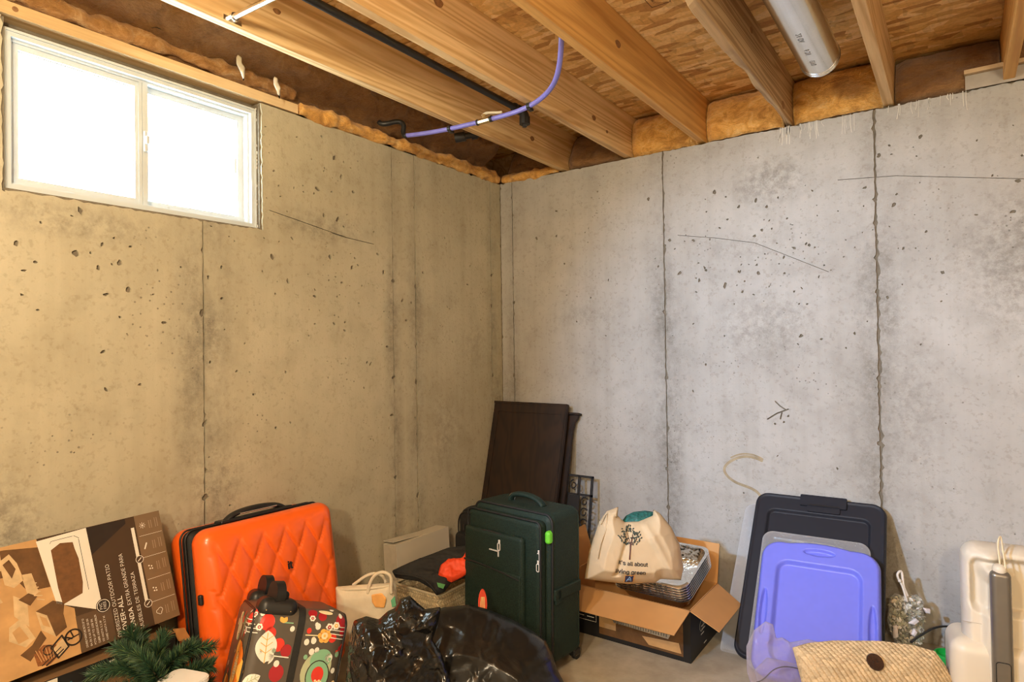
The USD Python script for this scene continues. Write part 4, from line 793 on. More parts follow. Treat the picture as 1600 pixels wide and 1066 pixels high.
# ---------------------------------------------------------------- dark wood boards and the scroll rack against the right wall
m_dw = wood('dark_walnut', (.026, .011, .0045), (.013, .0058, .003), .5, 2)
M = frame((.014, -.315, 0), (1, 0, 0), (0, .255, .967))
t = thing('dark_board', 'dark walnut-stained wood panel with raised border leaning in the corner', 'board', M)
BW, BH = .508, .965
part(t, 'panel', bevel_plate(sbox(0, 0, BW, BH), .016, .003), m_dw); bo = sbox(.0, .0, BW, BH).difference(sbox(.035, .04, BW-.035, BH-.055)); part(t, 'border', ext(bo, .004, .016), m_dw); part(t, 'edge_moulding', cat(box(-.004, BW+.004, BH-.006, BH+.006, -.004, .024), box(BW-.004, BW+.006, 0, BH, -.003, .02)), m_dw)
M = frame((.06, -.245, 0), (1, 0, 0), (0, .235, .972))
t = thing('dark_headboard', 'second dark wood panel with a crown moulding ledge, behind the front panel', 'board', M)
part(t, 'panel', ext(sbox(0, 0, .474, .90), .014, -.002), m_dw)
cr = Polygon([(0, 0), (.010, 0), (.013, -.02), (.022, -.035), (.03, -.06), (.028, -.10), (.0, -.10)])
part(t, 'crown', cat(box(-.02, .522, .902, .914, -.012, .03), ext(Polygon([(.474, .90), (.515, .90), (.511, .885), (.495, .86), (.487, .82), (.485, .76), (.485, .0), (.474, .0)]), .02, -.004)), m_dw)
q = onp(927, 748, 1, -.10); M = frame((q[0]-.16, -.19, .03), (1, 0, 0), (0, .17, .985))
t = thing('scroll_rack', 'black wrought metal rack with scroll panels beside the dark boards', 'rack', M)
rh, rw = .525, .155; sq = lambda a, b, w=.006: box(min(a[0], b[0])-w, max(a[0], b[0])+w, min(a[1], b[1])-w, max(a[1], b[1])+w, -w, w)
part(t, 'frame', cat(sq((0, 0), (0, rh)), sq((rw, 0), (rw, rh)), sq((0, rh), (rw, rh)), sq((0, 0), (rw, 0)), sq((.075, 0), (.075, rh)), sq((.075, rh-.10), (rw, rh-.10)), sq((0, rh-.10), (.075, rh-.10), .004)), m_iron)
part(t, 'solid_panel', box(.0, .075, 0, rh-.105, -.003, .003), m_iron)
for k in range(7):
    yc = rh-.135-.058*k
    s = [(.115+.026*math.cos(a)*(1-a/12), yc+.026*math.sin(a)*(1-a/12), 0) for a in np.linspace(.6, 6.6, 26)]; part(t, 'scroll', tube(s, .0042, 6), m_iron, True)
s = [(.040+.028*math.cos(a)*(1-a/12), rh-.05+.03*math.sin(a)*(1-a/12), 0) for a in np.linspace(1.6, 8, 26)]; part(t, 'scroll', tube(s, .0042, 6), m_iron, True)

# ---------------------------------------------------------------- green suitcase
g = G(); p = g.obj(); nz = g.noise(g.map(p, (1, 1, 1)), 260, 2)
c = g.ramp(nz, [(.3, (.005, .013, .009)), (.7, (.014, .031, .023))]); m_gr = g.make('green_fabric', g.pbsdf(base_color=c, roughness=.62, normal=g.bump(nz, .35, .002), specular_ior_level=.3))
M = stand((.853, -1.0, 0), (math.cos(-.109), math.sin(-.109), 0), (-.0, .02, 1))
t = thing('green_suitcase', 'dark green fabric suitcase with front pocket and lime glow spot', 'suitcase', M)
GW, GD, GH = .425, .20, .585
part(t, 'body', xform(rbox(GW, GD, GH, .035, .02), T(0, 0, .035)), m_gr, 40)
part(t, 'front_panel', xform(rbox(GW-.03, .05, GH-.035, .022), T(-.008, -GD/2-.015, .045)), m_gr, 40)
part(t, 'pocket', xform(rbox(GW-.10, .035, GH-.115, .016), T(-.045, -GD/2-.045, .055)), m_gr, 40)
part(t, 'pocket', xform(rbox(GW-.115, .02, .315, .009), T(-.045, -GD/2-.057, .065)), m_gr, 40)
def loop(x0, x1, z0, z1, r, y, rad): return tube([(x, y, z) for x, z in np.array(rrect(x0, x1, z0, z1, r).exterior.coords)], rad, 6, False)
part(t, 'zip_piping', loop(-GW/2+.004, GW/2-.004, .04, GH+.03, .035, -GD/2+.012, .005), m_tape, True); part(t, 'zip_piping', loop(-GW/2+.004, GW/2-.004, .04, GH+.03, .035, GD/2-.02, .005), m_gr, True)
part(t, 'zip_piping', loop(-GW/2+.006, GW/2-.022, .05, GH+.01, .025, -GD/2-.038, .004), m_tape, True)
part(t, 'zip_piping', tube(spline([(-.20, -GD/2-.055, .50), (-.13, -GD/2-.055, .515), (.05, -GD/2-.055, .51), (.095, -GD/2-.054, .49), (.112, -GD/2-.05, .44), (.113, -GD/2-.05, .10)], 50), .004, 6), m_tape, True)
part(t, 'pocket_seam', tube(spline([(-.20, -GD/2-.066, .387), (-.04, -GD/2-.068, .380), (.105, -GD/2-.066, .362)], 20), .0035, 6), m_tape, True)
def pull(x, y, z): return cat(xform(rbox(.010, .006, .014, .0028), T(x, y, z)), ext(ol(rrect(x-.006, x+.006, z-.028, z+.001, .005), .0016), .004, 0, frame((0, y, 0), (1, 0, 0), (0, 0, 1))))
m_silver = plain('bright_silver', (.75, .74, .72), .3, .3)
part(t, 'zip_pull', pull(.0, -GD/2-.066, .487), m_silver, 30); part(t, 'zip_pull', pull(.178, -GD/2-.035, .475), m_silver, 30); part(t, 'zip_pull', pull(.178, -GD/2-.037, .435), m_silver, 30)
part(t, 'logo_bar', cat(box(-.055, -.005, -GD/2-.068, -GD/2-.063, .452, .456), box(-.007, -.003, -GD/2-.068, -GD/2-.063, .433, .456)), m_silver)
hp = spline([(-.085, .0, .615), (-.075, .0, .637), (-.02, .0, .652), (.04, .0, .648), (.085, .0, .628), (.095, .0, .615)], 30); tb_ = tube(hp, .011, 10); part(t, 'top_handle', trimesh.Trimesh(np.asarray(tb_.vertices)*np.array([1, 1.6, 1]), tb_.faces, process=False), m_gr, True)
part(t, 'handle_ring', cat(tube(spline([(-.09, .0, .615), (-.083, .0, .645), (-.072, .0, .649), (-.068, .0, .617)], 14), .003, 6)), m_steel, True)
part(t, 'side_strap', xform(rbox(.014, .17, .045, .006), T(GW/2+.002, 0, .285)), m_gr, 30); part(t, 'side_strap', xform(rbox(.01, .035, .06, .004), T(GW/2+.004, -.062, .27)), m_gr, 30)
part(t, 'corner_glow', xform(rbox(.026, .034, .050, .012), T(GW/2-.013, -GD/2+.004, .508)), plain('lime_glow', (.13, .55, .03), .6, var=.15), 40, label='lime green glow spot built as a solid corner block')  # green glow at the corner, built as a solid lime block
for sx in (-1, 1):
    for sy in (-1, 1): part(t, 'wheel', cat(xform(trimesh.creation.cylinder(.021, .016, sections=20), T(sx*.19, sy*.088, .0215)@trimesh.transformations.rotation_matrix(math.pi/2, (0, 1, 0))), xform(rbox(.03, .045, .03, .008), T(sx*.19, sy*.08, .018))), m_black, 30)
M = facecam(754, 945, 2.36); t = thing('slipper', 'small red slipper sole with yellow stripes standing by the green suitcase', 'slipper', M)
part(t, 'sole', ext(affinity.scale(Point(0, 0).buffer(1, quad_segs=12), .017, .055), .012, -.012), plain('slipper_red', (.70, .07, .03), .6))
for k in range(4): part(t, 'stripe', ext(line([(-.010+.006*k, -.04), (-.008+.005*k, .0), (-.004+.0035*k, .028)], .0013), .0015), plain('slipper_yellow', (.85, .62, .25), .6) if k == 0 else UsdShade.Material.Get(stage, L+'slipper_yellow'))

# ---------------------------------------------------------------- black rubbish bags
g = G(); p = g.obj(); w1 = g.noise(p, 9, 5, .6, 2.2); w2 = g.add('voronoi_texture', {'scale': 16, 'feature': 'smooth_f1', 'smoothness': .4}, 'distance', vector=g.map(g.add('vector_math', {'math_type': 'add'}, 'vector', vector1=p, vector2=g.noise(p, 6, 3, .5, 0, 'color')), (1, 1, .5)))
m_bag = g.make('bin_liner', g.pbsdf(base_color=(.006, .006, .0065), roughness=.17, specular_ior_level=.55, normal=g.bump(g.math('add', g.math('multiply', w1, .8), w2), .3, .012)))
g = G(); p = g.obj(); w1 = g.noise(g.map(p, (1, 1, 2.2)), 5, 4, .55, 1.2)
m_bag2 = g.make('bin_liner_smooth', g.pbsdf(base_color=(.009, .0088, .009), roughness=.25, specular_ior_level=.45, normal=g.bump(w1, .25, .015)))
def trashbag(name, label, px, py, tt_, pts, dep, mat, amp, fs, seed, lean=.25):
    M = facecam(px, py, tt_, lean); o_ = smooth_poly(outl(M, pts), .006)
    def fr_(d, p):
        e = np.minimum(1, d/.02); q = np.c_[p*6, p[:, :1]*0+seed]
        w_ = p+.012*np.c_[fbm(q*1.2, 2, seed+3), fbm(q*1.2+5, 2, seed+4)]; c_ = crumple(w_, fs, seed)*.6+crumple(w_, np.multiply(fs, .45), seed+1)*.35+crumple(w_, np.multiply(fs, .2), seed+2)*.12
        return dep*np.clip(d/.12, 0, 1)**.55*(1+.2*fbm(q*.5, 2, seed))+e*amp*c_
    t = thing(name, label, 'rubbish bag', M, group='black rubbish bags')
    part(t, 'bag', inflate(o_, .0048, fr_, lambda d, p: -.06*np.clip(d/.1, 0, 1)**.6, seed=seed), mat, True)
    return t, M
t, M = trashbag('rubbish_bag', 'large smooth black rubbish bag in front of the green suitcase', 765, 1030, 2.05, [(630, 1010), (642, 970), (662, 956), (695, 949), (735, 945), (765, 953), (800, 968), (832, 986), (852, 1000), (862, 1020), (870, 1045), (882, 1068), (888, 1100), (870, 1118), (640, 1118)], .15, m_bag2, .024, (.16, .07), 3)
t, M = trashbag('rubbish_bag', 'crumpled shiny black rubbish bag with a knotted top beside the floral suitcase', 622, 1040, 1.84, [(545, 1000), (553, 970), (572, 963), (592, 968), (606, 955), (618, 950), (626, 936), (640, 931), (652, 942), (664, 952), (690, 948), (684, 975), (676, 1000), (690, 1022), (705, 1066), (712, 1130), (700, 1165), (545, 1165), (540, 1066)], .11, m_bag, .040, (.05, .085), 7)
part(t, 'knot_tail', inflate(smooth_poly(Polygon([(-.02, .10), (.0, .135), (.02, .175), (.045, .18), (.06, .15), (.075, .11), (.06, .06), (.02, .05)]), .006), .005, lambda d, p: np.minimum(1, d/.012)*(.03+.022*crumple(p, (.015, .03), 9)), lambda d, p: -.02*np.minimum(1, d/.02)), m_bag, True)

# ---------------------------------------------------------------- open carton with foil trays, and the shopping bag
CX0, CX1, CY0, CY1, CH = .84, 1.456, -.72, -.371, .211; cth = .004
t = thing('open_carton', 'open black-printed carton with orange-brown flaps holding foil trays', 'box', loc=((CX0+CX1)/2, (CY0+CY1)/2, 0)); CO = np.array(((CX0+CX1)/2, (CY0+CY1)/2, 0)); hw, hd = (CX1-CX0)/2, (CY1-CY0)/2
part(t, 'inner_wall', cat(box(-hw, hw, -hd, -hd+cth, .004, CH), box(-hw, hw, hd-cth, hd, .004, CH), box(-hw, -hw+cth, -hd, hd, .004, CH), box(hw-cth, hw, -hd, hd, .004, CH), box(-hw, hw, -hd, hd, .001, .005)), m_card)
part(t, 'front_face', box(-hw, hw, -hd-.001, -hd, .001, CH), m_cblk); part(t, 'side_face', box(hw, hw+.001, -hd-.001, hd, .001, CH), m_cblk)
def flap(hinge, along, out, l0, w, skew=.02, name='flap'):
    M_ = frame(hinge, along, out); pg = Polygon([(0, 0), (l0, 0), (l0-skew, w), (skew, w)])
    f_ = part(t, name, xform(ext(pg, .0035), M_), m_card); part(f_, 'printed_back', xform(ext(pg, .0008, .0036), M_), m_cblk)
flap((-hw+.11, -hd, CH), (1, 0, 0), (0, -.95, -.30), 2*hw-.11, .150, .012)
flap((hw, -hd, CH), (0, 1, 0), (.86, .0, -.50), 2*hd, .128, .02)
flap((hw, hd, CH), (-1, 0, 0), (0, .45, .90), 2*hw, .17, .012)
flap((-hw, hd, CH), (0, -1, 0), (-.25, 0, .95), 2*hd, .17, .012)
F = frame((0, -hd-.0012, 0), (1, 0, 0), (0, 0, 1))
def cp(name, poly, mt, k=1, label=None): part(t, name, ext(poly, .0003*k, 0, F), mt, label=label)
cp('printed_photo', FB(-.10, hw-.03, .02, .205), m_ph_b, 1, 'roast dinner photograph on the carton'); cp('printed_shape', FB(-.10, -.02, .05, .14), m_ph_tan, 2); cp('printed_shape', Polygon([(-.06, .135), (.24, .125), (.215, .075), (-.03, .085)]), m_steel, 3, 'foil tray pictured on the carton')
for k in range(22): cp('printed_rib', FB(-.03+.0112*k, -.025+.0112*k, .082, .118), plain('print_grey', (.2, .19, .18), .5) if k == 0 else UsdShade.Material.Get(stage, L+'print_grey'), 4)
for x0, x1 in ((-.04, .07), (.085, .20)): cp('printed_shape', FB(x0, x1, .128, .165), m_ph_r, 4)
cp('printed_shape', Polygon([(.1, .06), (.26, .07), (.27, .03), (.13, .03)]), m_ph_tan, 2); cp('printed_rim', line([(-.065, .137), (.245, .126)], .003), m_steel, 5)
for k in range(5):
    for j in range(2): cp('printed_table', FB(-.21+.05*j, -.175+.05*j, .08+.018*k, .084+.018*k), m_ink_w, 2)
cp('printed_table', ol(FB(-.225, -.115, .065, .172), .001), m_ink_w, 2)
F = frame((hw+.0012, 0, 0), (0, 1, 0), (0, 0, 1))
for k, (a, b) in enumerate(((-.06, .15), (-.05, .10), (-.045, .085), (-.055, .068), (-.02, .02))): cp('side_print', FB(a, a+.05-.004*k, b, b+.005), m_ink_w, 1)
cp('side_print', ol(Point(-.045, .105).buffer(.022), .001), m_ink_w, 1)
g = G(); p = g.obj(); nz = g.add('voronoi_texture', {'scale': 60}, 'distance', vector=p); nb = g.noise(p, 40, 3)
m_foil = g.make('aluminium_foil', g.pbsdf(base_color=(.93, .93, .92), metallic=1., roughness=.16, normal=g.bump(g.math('add', nz, nb), .35, .004)))
def traymesh(Wd, Dp, hgt):
    prof = [(-.020, .0), (-.016, .004), (.0, hgt*.98), (.001, hgt+.002), (.012, hgt+.003), (.0135, hgt+.0022), (.0135, hgt+.0002), (.012, hgt+.001), (.0, hgt-.001), (-.0175, .003), (-.0215, -.001)]
    n = 120; rings = []
    for off, z in prof:
        pg = rrect(-Wd/2+.014-off, Wd/2-.014+off, -Dp/2+.014-off, Dp/2-.014+off, .045)
        st = pg.exterior; pts = np.array([(lambda q: (q.x, q.y))(st.interpolate(i/n, normalized=True)) for i in range(n)])
        rib = .0012*np.sin(np.arange(n)*math.pi)*0
        rings.append(np.c_[pts, np.full(n, z)])
    V = np.vstack(rings); k = len(prof); F_ = []
    for i in range(k-1):
        for j in range(n): a0, a1 = i*n+j, i*n+(j+1) % n; F_ += [[a0, a1, a1+n], [a0, a1+n, a0+n]]
    c0, c1 = len(V), len(V)+1; V = np.vstack([V, [0, 0, 0.0], [0, 0, -.001]])
    for j in range(n): F_ += [[c0, (j+1) % n, j], [c1, (k-1)*n+j, (k-1)*n+(j+1) % n]]
    m_ = trimesh.Trimesh(V, np.array(F_), process=False); m_.fix_normals(); return m_
tm = traymesh(.36, .30, .055)
tr_r = np.array([math.cos(-.07), math.sin(-.07), .02]); tb_k = np.array([.05, .945, .32]); tr_r /= np.linalg.norm(tr_r); tb_k -= tr_r*(tr_r@tb_k); tb_k /= np.linalg.norm(tb_k); tr_u = np.cross(tr_r, tb_k)
names_ = ['lowest', 'second lowest', 'third from the bottom', 'middle', 'third from the top', 'second from the top', 'topmost']
fr0 = np.array((1.432, -.672, .214))   # right front rim corner of the lowest tray
tray0 = None
for k in range(7):
    c0 = fr0-tr_r*.18+tb_k*.15+tr_u*(.0115*k-.057)
    Mt = np.eye(4); Mt[:3, 0], Mt[:3, 1], Mt[:3, 2], Mt[:3, 3] = tr_r, tb_k, tr_u, c0
    lb = f'{names_[k]} of the nested foil trays in the open carton'
    if tray0 is None: tray0 = thing('foil_tray', lb, 'foil tray', Mt, group='nested foil trays'); part(tray0, 'pan', tm, m_foil, 40)
    else:
        r_ = thing('foil_tray', lb, 'foil tray', Mt, group='nested foil trays'); r_.GetReferences().AddInternalReference(tray0.GetPath()); r_.SetInstanceable(True)
        UsdGeom.Xformable(r_).GetOrderedXformOps()[0].Set(Gf.Matrix4d(*Mt.T.ravel()))
m_tan = plain('tan_bag_fabric', (.55, .41, .245), .72, var=.05, scale=12, bump=.12, bscale=350)
M = facecam(990, 860, 2.63, .12)
t = thing('shopping_bag', 'tan fabric shopping bag with printed tree sitting on the foil trays', 'bag', M)
o_ = smooth_poly(outl(M, [(913, 905), (921, 860), (936, 816), (948, 799), (966, 792), (965, 806), (976, 816), (998, 815), (1020, 806), (1021, 796), (1032, 803), (1049, 824), (1062, 851), (1068, 888), (1064, 907), (1032, 905), (1024, 911), (981, 913), (944, 909)]), .0015)
def bagf(d, p):
    e = np.clip(d/.06, 0, 1)**.7
    cr1 = -.016*np.exp(-((p[:, 0]+.045-.35*(p[:, 1]-.02))/.012)**2)*(p[:, 1] > -.09)*(p[:, 1] < .15)+.012*np.exp(-((p[:, 0]-.10+.5*p[:, 1])/.016)**2)
    return .075*e+np.minimum(1, d/.015)*(.008*ridged(np.c_[p*np.array([9, 6]), p[:, :1]*0], 3, 2)+cr1)
bagm = inflate(o_, .0055, bagf, lambda d, p: -.07*np.clip(d/.06, 0, 1)**.7)
part(t, 'body', bagm, m_tan, True)
from scipy.spatial import cKDTree
bv = np.asarray(bagm.vertices); bvf = bv[bv[:, 2] > 0.0005]; kt = cKDTree(bvf[:, :2])
def onbag(m_, lift=.0026):
    V, F_ = trimesh.remesh.subdivide_to_size(np.array(m_.vertices), np.array(m_.faces), .008); dd, ii = kt.query(V[:, :2], 3); w_ = 1/(dd+1e-4); V[:, 2] += (bvf[ii, 2]*w_).sum(1)/w_.sum(1)+lift; return trimesh.Trimesh(V, F_, process=False)
m_bink = plain('bag_ink', (.03, .03, .03), .7)
bpt = lambda px, py: onf(M, px, py)
inb = lambda px, py: onf(M, px, py, .07)   # on the bulged front
tb0, tb1 = inb(983, 873), inb(985, 848)
part(t, 'printed_tree_trunk', onbag(cat(ext(line([tb0, (tb0+tb1)/2, tb1], .0028), .0005), *[ext(line([tb1-(0, .01), tb1+(dx, dy)], .0011), .0005) for dx, dy in ((-.02, .025), (-.008, .035), (.012, .03), (.025, .015), (.006, .02))])), plain('bag_ink_brown', (.10, .035, .02), .7))
lv = []
for i in range(95):
    a, r_ = nrg.uniform(0, 6.28), math.sqrt(nrg.uniform(.05, 1)); ctr = inb(984, 842)+np.array((.044*r_*math.cos(a), .036*r_*math.sin(a)+.006)); lv.append(ext(petal(ctr[0], ctr[1], .010, .0022, nrg.uniform(0, 180)), .0005))
part(t, 'printed_leaves', onbag(cat(lv)), plain('bag_ink_green', (.045, .06, .045), .7), kind='stuff')
a_, b_ = inb(966, 882), inb(961, 891)
tx1, tx2 = text("it's all about", .0150, True), text('living green', .0162, True)
Ra = rotz(-.07)
part(t, 'lettering', onbag(xform(tx1, T(*a_)@Ra)), m_bink); part(t, 'lettering', onbag(xform(tx2, T(b_[0], b_[1]-.011)@Ra)), m_bink)
lg = inb(984, 906)
part(t, 'logo_patch', onbag(ext(FB(lg[0]-.020, lg[0]+.020, lg[1]-.018, lg[1]+.018), .0004)), plain('logo_orange', (.75, .36, .08), .6), label='small square logo with orange border'); part(t, 'logo_field', onbag(ext(FB(lg[0]-.0165, lg[0]+.0165, lg[1]-.018, lg[1]+.015), .0004), .0036), plain('logo_navy', (.02, .03, .09), .5))
part(t, 'logo_mark', onbag(cat(ext(line([(lg[0]-.010, lg[1]-.012), (lg[0]+.001, lg[1]+.010), (lg[0]+.009, lg[1]-.012)], .0018), .0004), ext(line([(lg[0]-.006, lg[1]-.004), (lg[0]+.006, lg[1]-.004)], .0015), .0004)), .0048), plain('logo_blue', (.25, .45, .75), .5))
part(t, 'gusset_fold', tube([(*bpt(937, 818), .03), (*bpt(948, 801), .02), (*bpt(944, 825), .052), (*bpt(934, 850), .06), (*bpt(931, 868), .062)], .0022, 6), m_tan, True)
part(t, 'turned_corner', inflate(smooth_poly(Polygon([bpt(948, 800), bpt(966, 792), bpt(965, 808), bpt(951, 815), bpt(947, 812)]), .001), .004, lambda d, p: .004+.25*(p[:, 1]-p[:, 1].min())*0+.03*np.minimum(1, d/.01), lambda d, p: .0*d), m_tan, True)
M2 = facecam(1000, 812, 2.69, .3); t = thing('teal_cloth', 'dark teal patterned cloth poking out of the shopping bag', 'cloth', M2)
part(t, 'cloth', inflate(smooth_poly(outl(M2, [(968, 820), (978, 806), (990, 800), (1008, 798), (1021, 800), (1026, 812), (1015, 826), (975, 828)]), .003), .005, lambda d, p: .03*np.clip(d/.03, 0, 1)**.6+.008*np.minimum(1, d/.01)*ridged(np.c_[p*25, p[:, :1]*0], 3, 1), lambda d, p: -.02*np.clip(d/.03, 0, 1)), plain('teal_print', (.012, .10, .085), .6, var=.75, scale=90), True)

# ---------------------------------------------------------------- storage lids on the right wall
m_lid = plain('black_lid_plastic', (.016, .017, .024), .55, var=.05, specular_ior_level=.3); m_blue = plain('blue_lid_plastic', (.155, .175, .70), .40, var=.03)
m_clr2 = clearplastic('cellophane', (.97, .97, .97), .03, .12, (.75, .74, .72)); m_clr = clearplastic('clear_plastic', (.93, .94, .96), .14, .18, (.75, .74, .74))
def lidframe(x, y, z, yaw, lean):
    a = np.array([math.cos(yaw), math.sin(yaw), 0]); n_ = np.array([-math.sin(yaw), math.cos(yaw), 0]); return frame((x, y, z), a, np.array([0, 0, 1])*math.cos(lean)+n_*math.sin(lean))
def sdf(poly, p): 
    d = shapely.distance(shapely.points(p), poly.exterior); return np.where(shapely.contains_xy(poly, p[:, 0], p[:, 1]), d, -d)
sst = lambda x, a, b: (lambda t_: t_*t_*(3-2*t_))(np.clip((x-a)/(b-a), 0, 1))
# black
LW, LH = .535, .765; M = lidframe(1.842, -.560, .003, .04, .752)
t = thing('storage_cover', 'large black plastic storage tote lid leaning on the concrete wall', 'lid', M, group='storage lids leaning on the wall')
ou = rrect(-LW/2, LW/2, 0, LH, .055); i1 = rrect(-LW/2+.062, LW/2-.062, .075, LH-.085, .03); i2 = rrect(-.10, .12, .15, LH-.20, .018)
def blk(d, p): 
    h = .012*np.minimum(1, d/.006); h = h-.014*sst(sdf(i1, p), -.004, .006)+.004*sst(sdf(i2, p), -.002, .003)
    return h+.004*sst(-d, -.02, -.012)
part(t, 'lid', inflate(ou, .0048, blk, lambda d, p: -.012*np.minimum(1, d/.004)), m_lid, 50)
part(t, 'latch', xform(bevel_plate(rrect(-.075, .115, LH-.052, LH+.004, .006), .010, .003), T(0, 0, .014)), m_lid, 30); part(t, 'latch', xform(bevel_plate(rrect(-.045, .09, LH-.078, LH-.046, .008), .008, .002), T(0, 0, .012)), m_lid, 30)
part(t, 'latch_slot', box(-.04, .085, LH-.049, LH-.043, .0225, .0245), m_black)
# clear lid behind the black one
M = lidframe(1.795, -.575, .003, .04, .80); t = thing('storage_cover', 'clear plastic storage lid standing behind the black lid, edge showing on its left', 'lid', M, group='storage lids leaning on the wall')
ou = rrect(-LW/2-.012, LW/2-.03, 0, LH-.012, .05); part(t, 'lid', xform(inflate(ou, .009, lambda d, p: .008*np.minimum(1, d/.006)-.006*sst(d, .03, .04), lambda d, p: -.010*np.minimum(1, d/.004)), T(0, 0, -.037)), m_clr, 50)
# clear lid between black and blue
M = lidframe(1.855, -.626, .003, .05, .752); t = thing('storage_cover', 'smaller clear plastic lid sandwiched between the black and blue lids', 'lid', M, group='storage lids leaning on the wall')
ou = rrect(-.212, .208, 0, .597, .045); part(t, 'lid', inflate(ou, .008, lambda d, p: .008*np.minimum(1, d/.006)-.006*sst(d, .03, .04), lambda d, p: -.004*np.minimum(1, d/.004)), m_clr, 50)
# blue
M = lidframe(1.892, -.665, .003, .08, .752); t = thing('storage_cover', 'periwinkle blue plastic tote lid with finger recesses, frontmost of the leaning lids', 'lid', M, group='storage lids leaning on the wall')
bwid, bhei = .445, .565
ou = rrect(-bwid/2, bwid/2, 0, bhei, .075, 12).union(ell(0, bhei-.03, bwid*.36, .042)) if True else Polygon([(-bwid/2+.0, .0), (bwid/2, 0), (bwid/2+.008, .2), (bwid/2, .46), (bwid/2-.06, .545), (.0, bhei), (-bwid/2+.05, .55), (-bwid/2+.002, .46), (-bwid/2-.008, .2)]).buffer(-.05).buffer(.05, quad_segs=10)
bi = rrect(-bwid/2+.062, bwid/2-.062, .06, bhei-.085, .05)
els = [(ell(.0, bhei-.036, .060, .015), .012), (ell(-bwid/2+.030, .25, .014, .095), .013), (ell(bwid/2-.030, .25, .014, .095), .013)]
def blu(d, p):
    h = .018*np.minimum(1, d/.012)**.6-.018*sst(sdf(bi, p), -.002, .016)
    for e_, a_ in els: h = h-a_*sst(sdf(Polygon(e_.exterior), p), -.001, .006)
    return h
part(t, 'lid', inflate(ou, .0042, blu, lambda d, p: -.010*np.minimum(1, d/.003)), m_blue, 50)

# ---------------------------------------------------------------- clear bag, woven bag, potpourri bag, cord, green lid, cooler
m_cbag = clearplastic('clear_bag', (.90, .88, .95), .10, .14, (.70, .66, .76))
def crinkle(dep, am, fs, sd, ed=.02): return lambda d, p: dep*np.clip(d/.06, 0, 1)**.6+np.minimum(1, d/ed)*am*(.8*crumple(p, .8/fs, sd)+.35*crumple(p, .35/fs, sd+1))
M = facecam(1222, 1025, 2.21, .2); t = thing('clear_bag', 'crumpled clear plastic bag on the floor in front of the blue lid', 'plastic bag', M)
part(t, 'film', inflate(smooth_poly(outl(M, [(1167, 1050), (1166, 1010), (1178, 985), (1196, 971), (1208, 976), (1213, 998), (1222, 996), (1235, 1004), (1262, 999), (1285, 1005), (1290, 1066), (1270, 1085), (1200, 1085), (1172, 1066)]), .003), .005, crinkle(.04, .022, 15, 3), crinkle(-.025, -.010, 15, 5)), m_cbag, True)
part(t, 'film', xform(inflate(smooth_poly(outl(M, [(1175, 1045), (1195, 1025), (1220, 1030), (1262, 1040), (1262, 1085), (1205, 1085), (1180, 1062)]), .003), .005, crinkle(.03, .016, 22, 8), crinkle(-.02, -.01, 15, 5)), T(0, 0, .02)), m_cbag, True)
part(t, 'seam', tube(spline([(*onf(M, *q_), .062) for q_ in ((1172, 1057), (1182, 1053), (1196, 1040), (1212, 1034), (1232, 1036), (1262, 1042))], 30), .0018, 6), plain('grey_seam', (.10, .09, .11), .5), True)
g = G(); p = g.obj(); nz = g.noise(p, 150, 3); at_ = g.add('attribute', {'attribute': 'col'}, 'color'); c = g.mix(.6, at_, g.ramp(nz, [(.3, (.62, .58, .5)), (.7, (1.1, 1.08, 1.05))]), 'multiply')
m_rope = g.make('straw_rope', g.pbsdf(base_color=c, roughness=.8, normal=g.bump(nz, .5, .002)))
M = facecam(1362, 1040, 2.08, .75); t = thing('woven_bag', 'beige woven straw handbag with a dark button on its flap', 'bag', M)
o_ = smooth_poly(outl(M, [(1238, 1012), (1262, 1005), (1300, 1001), (1370, 1002), (1425, 1009), (1458, 1018), (1475, 1040), (1490, 1068), (1498, 1110), (1400, 1125), (1290, 1120), (1256, 1080)]), .003)
def rope(d, p):
    s_ = p[:, 0]*.93+p[:, 1]*.36; r_ = s_/.0150; f_ = r_-np.floor(r_); tw_ = np.sin(2*math.pi*(p[:, 1]/.011+.5*np.floor(r_)+f_*.5))
    return .045*np.clip(d/.09, 0, 1)**.6+np.minimum(1, d/.004)*(.0075*np.sqrt(np.clip(1-(2*f_-1)**2, 0, 1))+.0012*tw_+.008*fbm(np.c_[p*7, p[:, :1]*0], 2, 2))
ms = inflate(o_, .0024, rope, lambda d, p: -.03*np.clip(d/.05, 0, 1)**.6); V = np.asarray(ms.vertices); r_ = (V[:, 0]*.93+V[:, 1]*.36)/.0150; hsh = (np.sin(np.floor(r_)*12.9+np.floor(V[:, 1]/.011+.5*np.floor(r_))*4.1)*43758.5) % 1
part(t, 'body', ms, m_rope, True, col=np.outer(.78+.3*hsh, (.60, .46, .28)))
bq = onf(M, 1366, 1036, .045)
bt = trimesh.creation.revolve([(0, .0), (.025, .0), (.027, .003), (.025, .007), (.018, .006), (.012, .005), (0, .005)], sections=32)
part(t, 'button', xform(bt, T(bq[0], bq[1], .050)), plain('dark_coconut', (.035, .016, .010), .35, var=.6, scale=160), 30, label='dark brown round button')
for dx in (-.006, .006): part(t, 'button_hole', xform(trimesh.creation.cylinder(.0022, .002, sections=10), T(bq[0]+dx, bq[1], .0555)), m_black)
q = onp(1417, 975, 1, -.17); M = facecam(1417, 975, float((q-CAM)@FWD), .08)
t = thing('potpourri_bag', 'clear bag of grey-green and white petals tied with a pale strap', 'bag', M)
o_ = smooth_poly(outl(M, [(1390, 935), (1398, 927), (1415, 932), (1432, 929), (1440, 934), (1443, 960), (1444, 985), (1440, 1006), (1425, 1014), (1402, 1012), (1392, 990), (1386, 970)]), .003)
part(t, 'film', inflate(o_, .005, crinkle(.045, .012, 25, 4), crinkle(-.035, -.01, 20, 6)), m_clr2, True)
V, F_, K = [], [], []
x0, y0, x1, y1 = o_.bounds
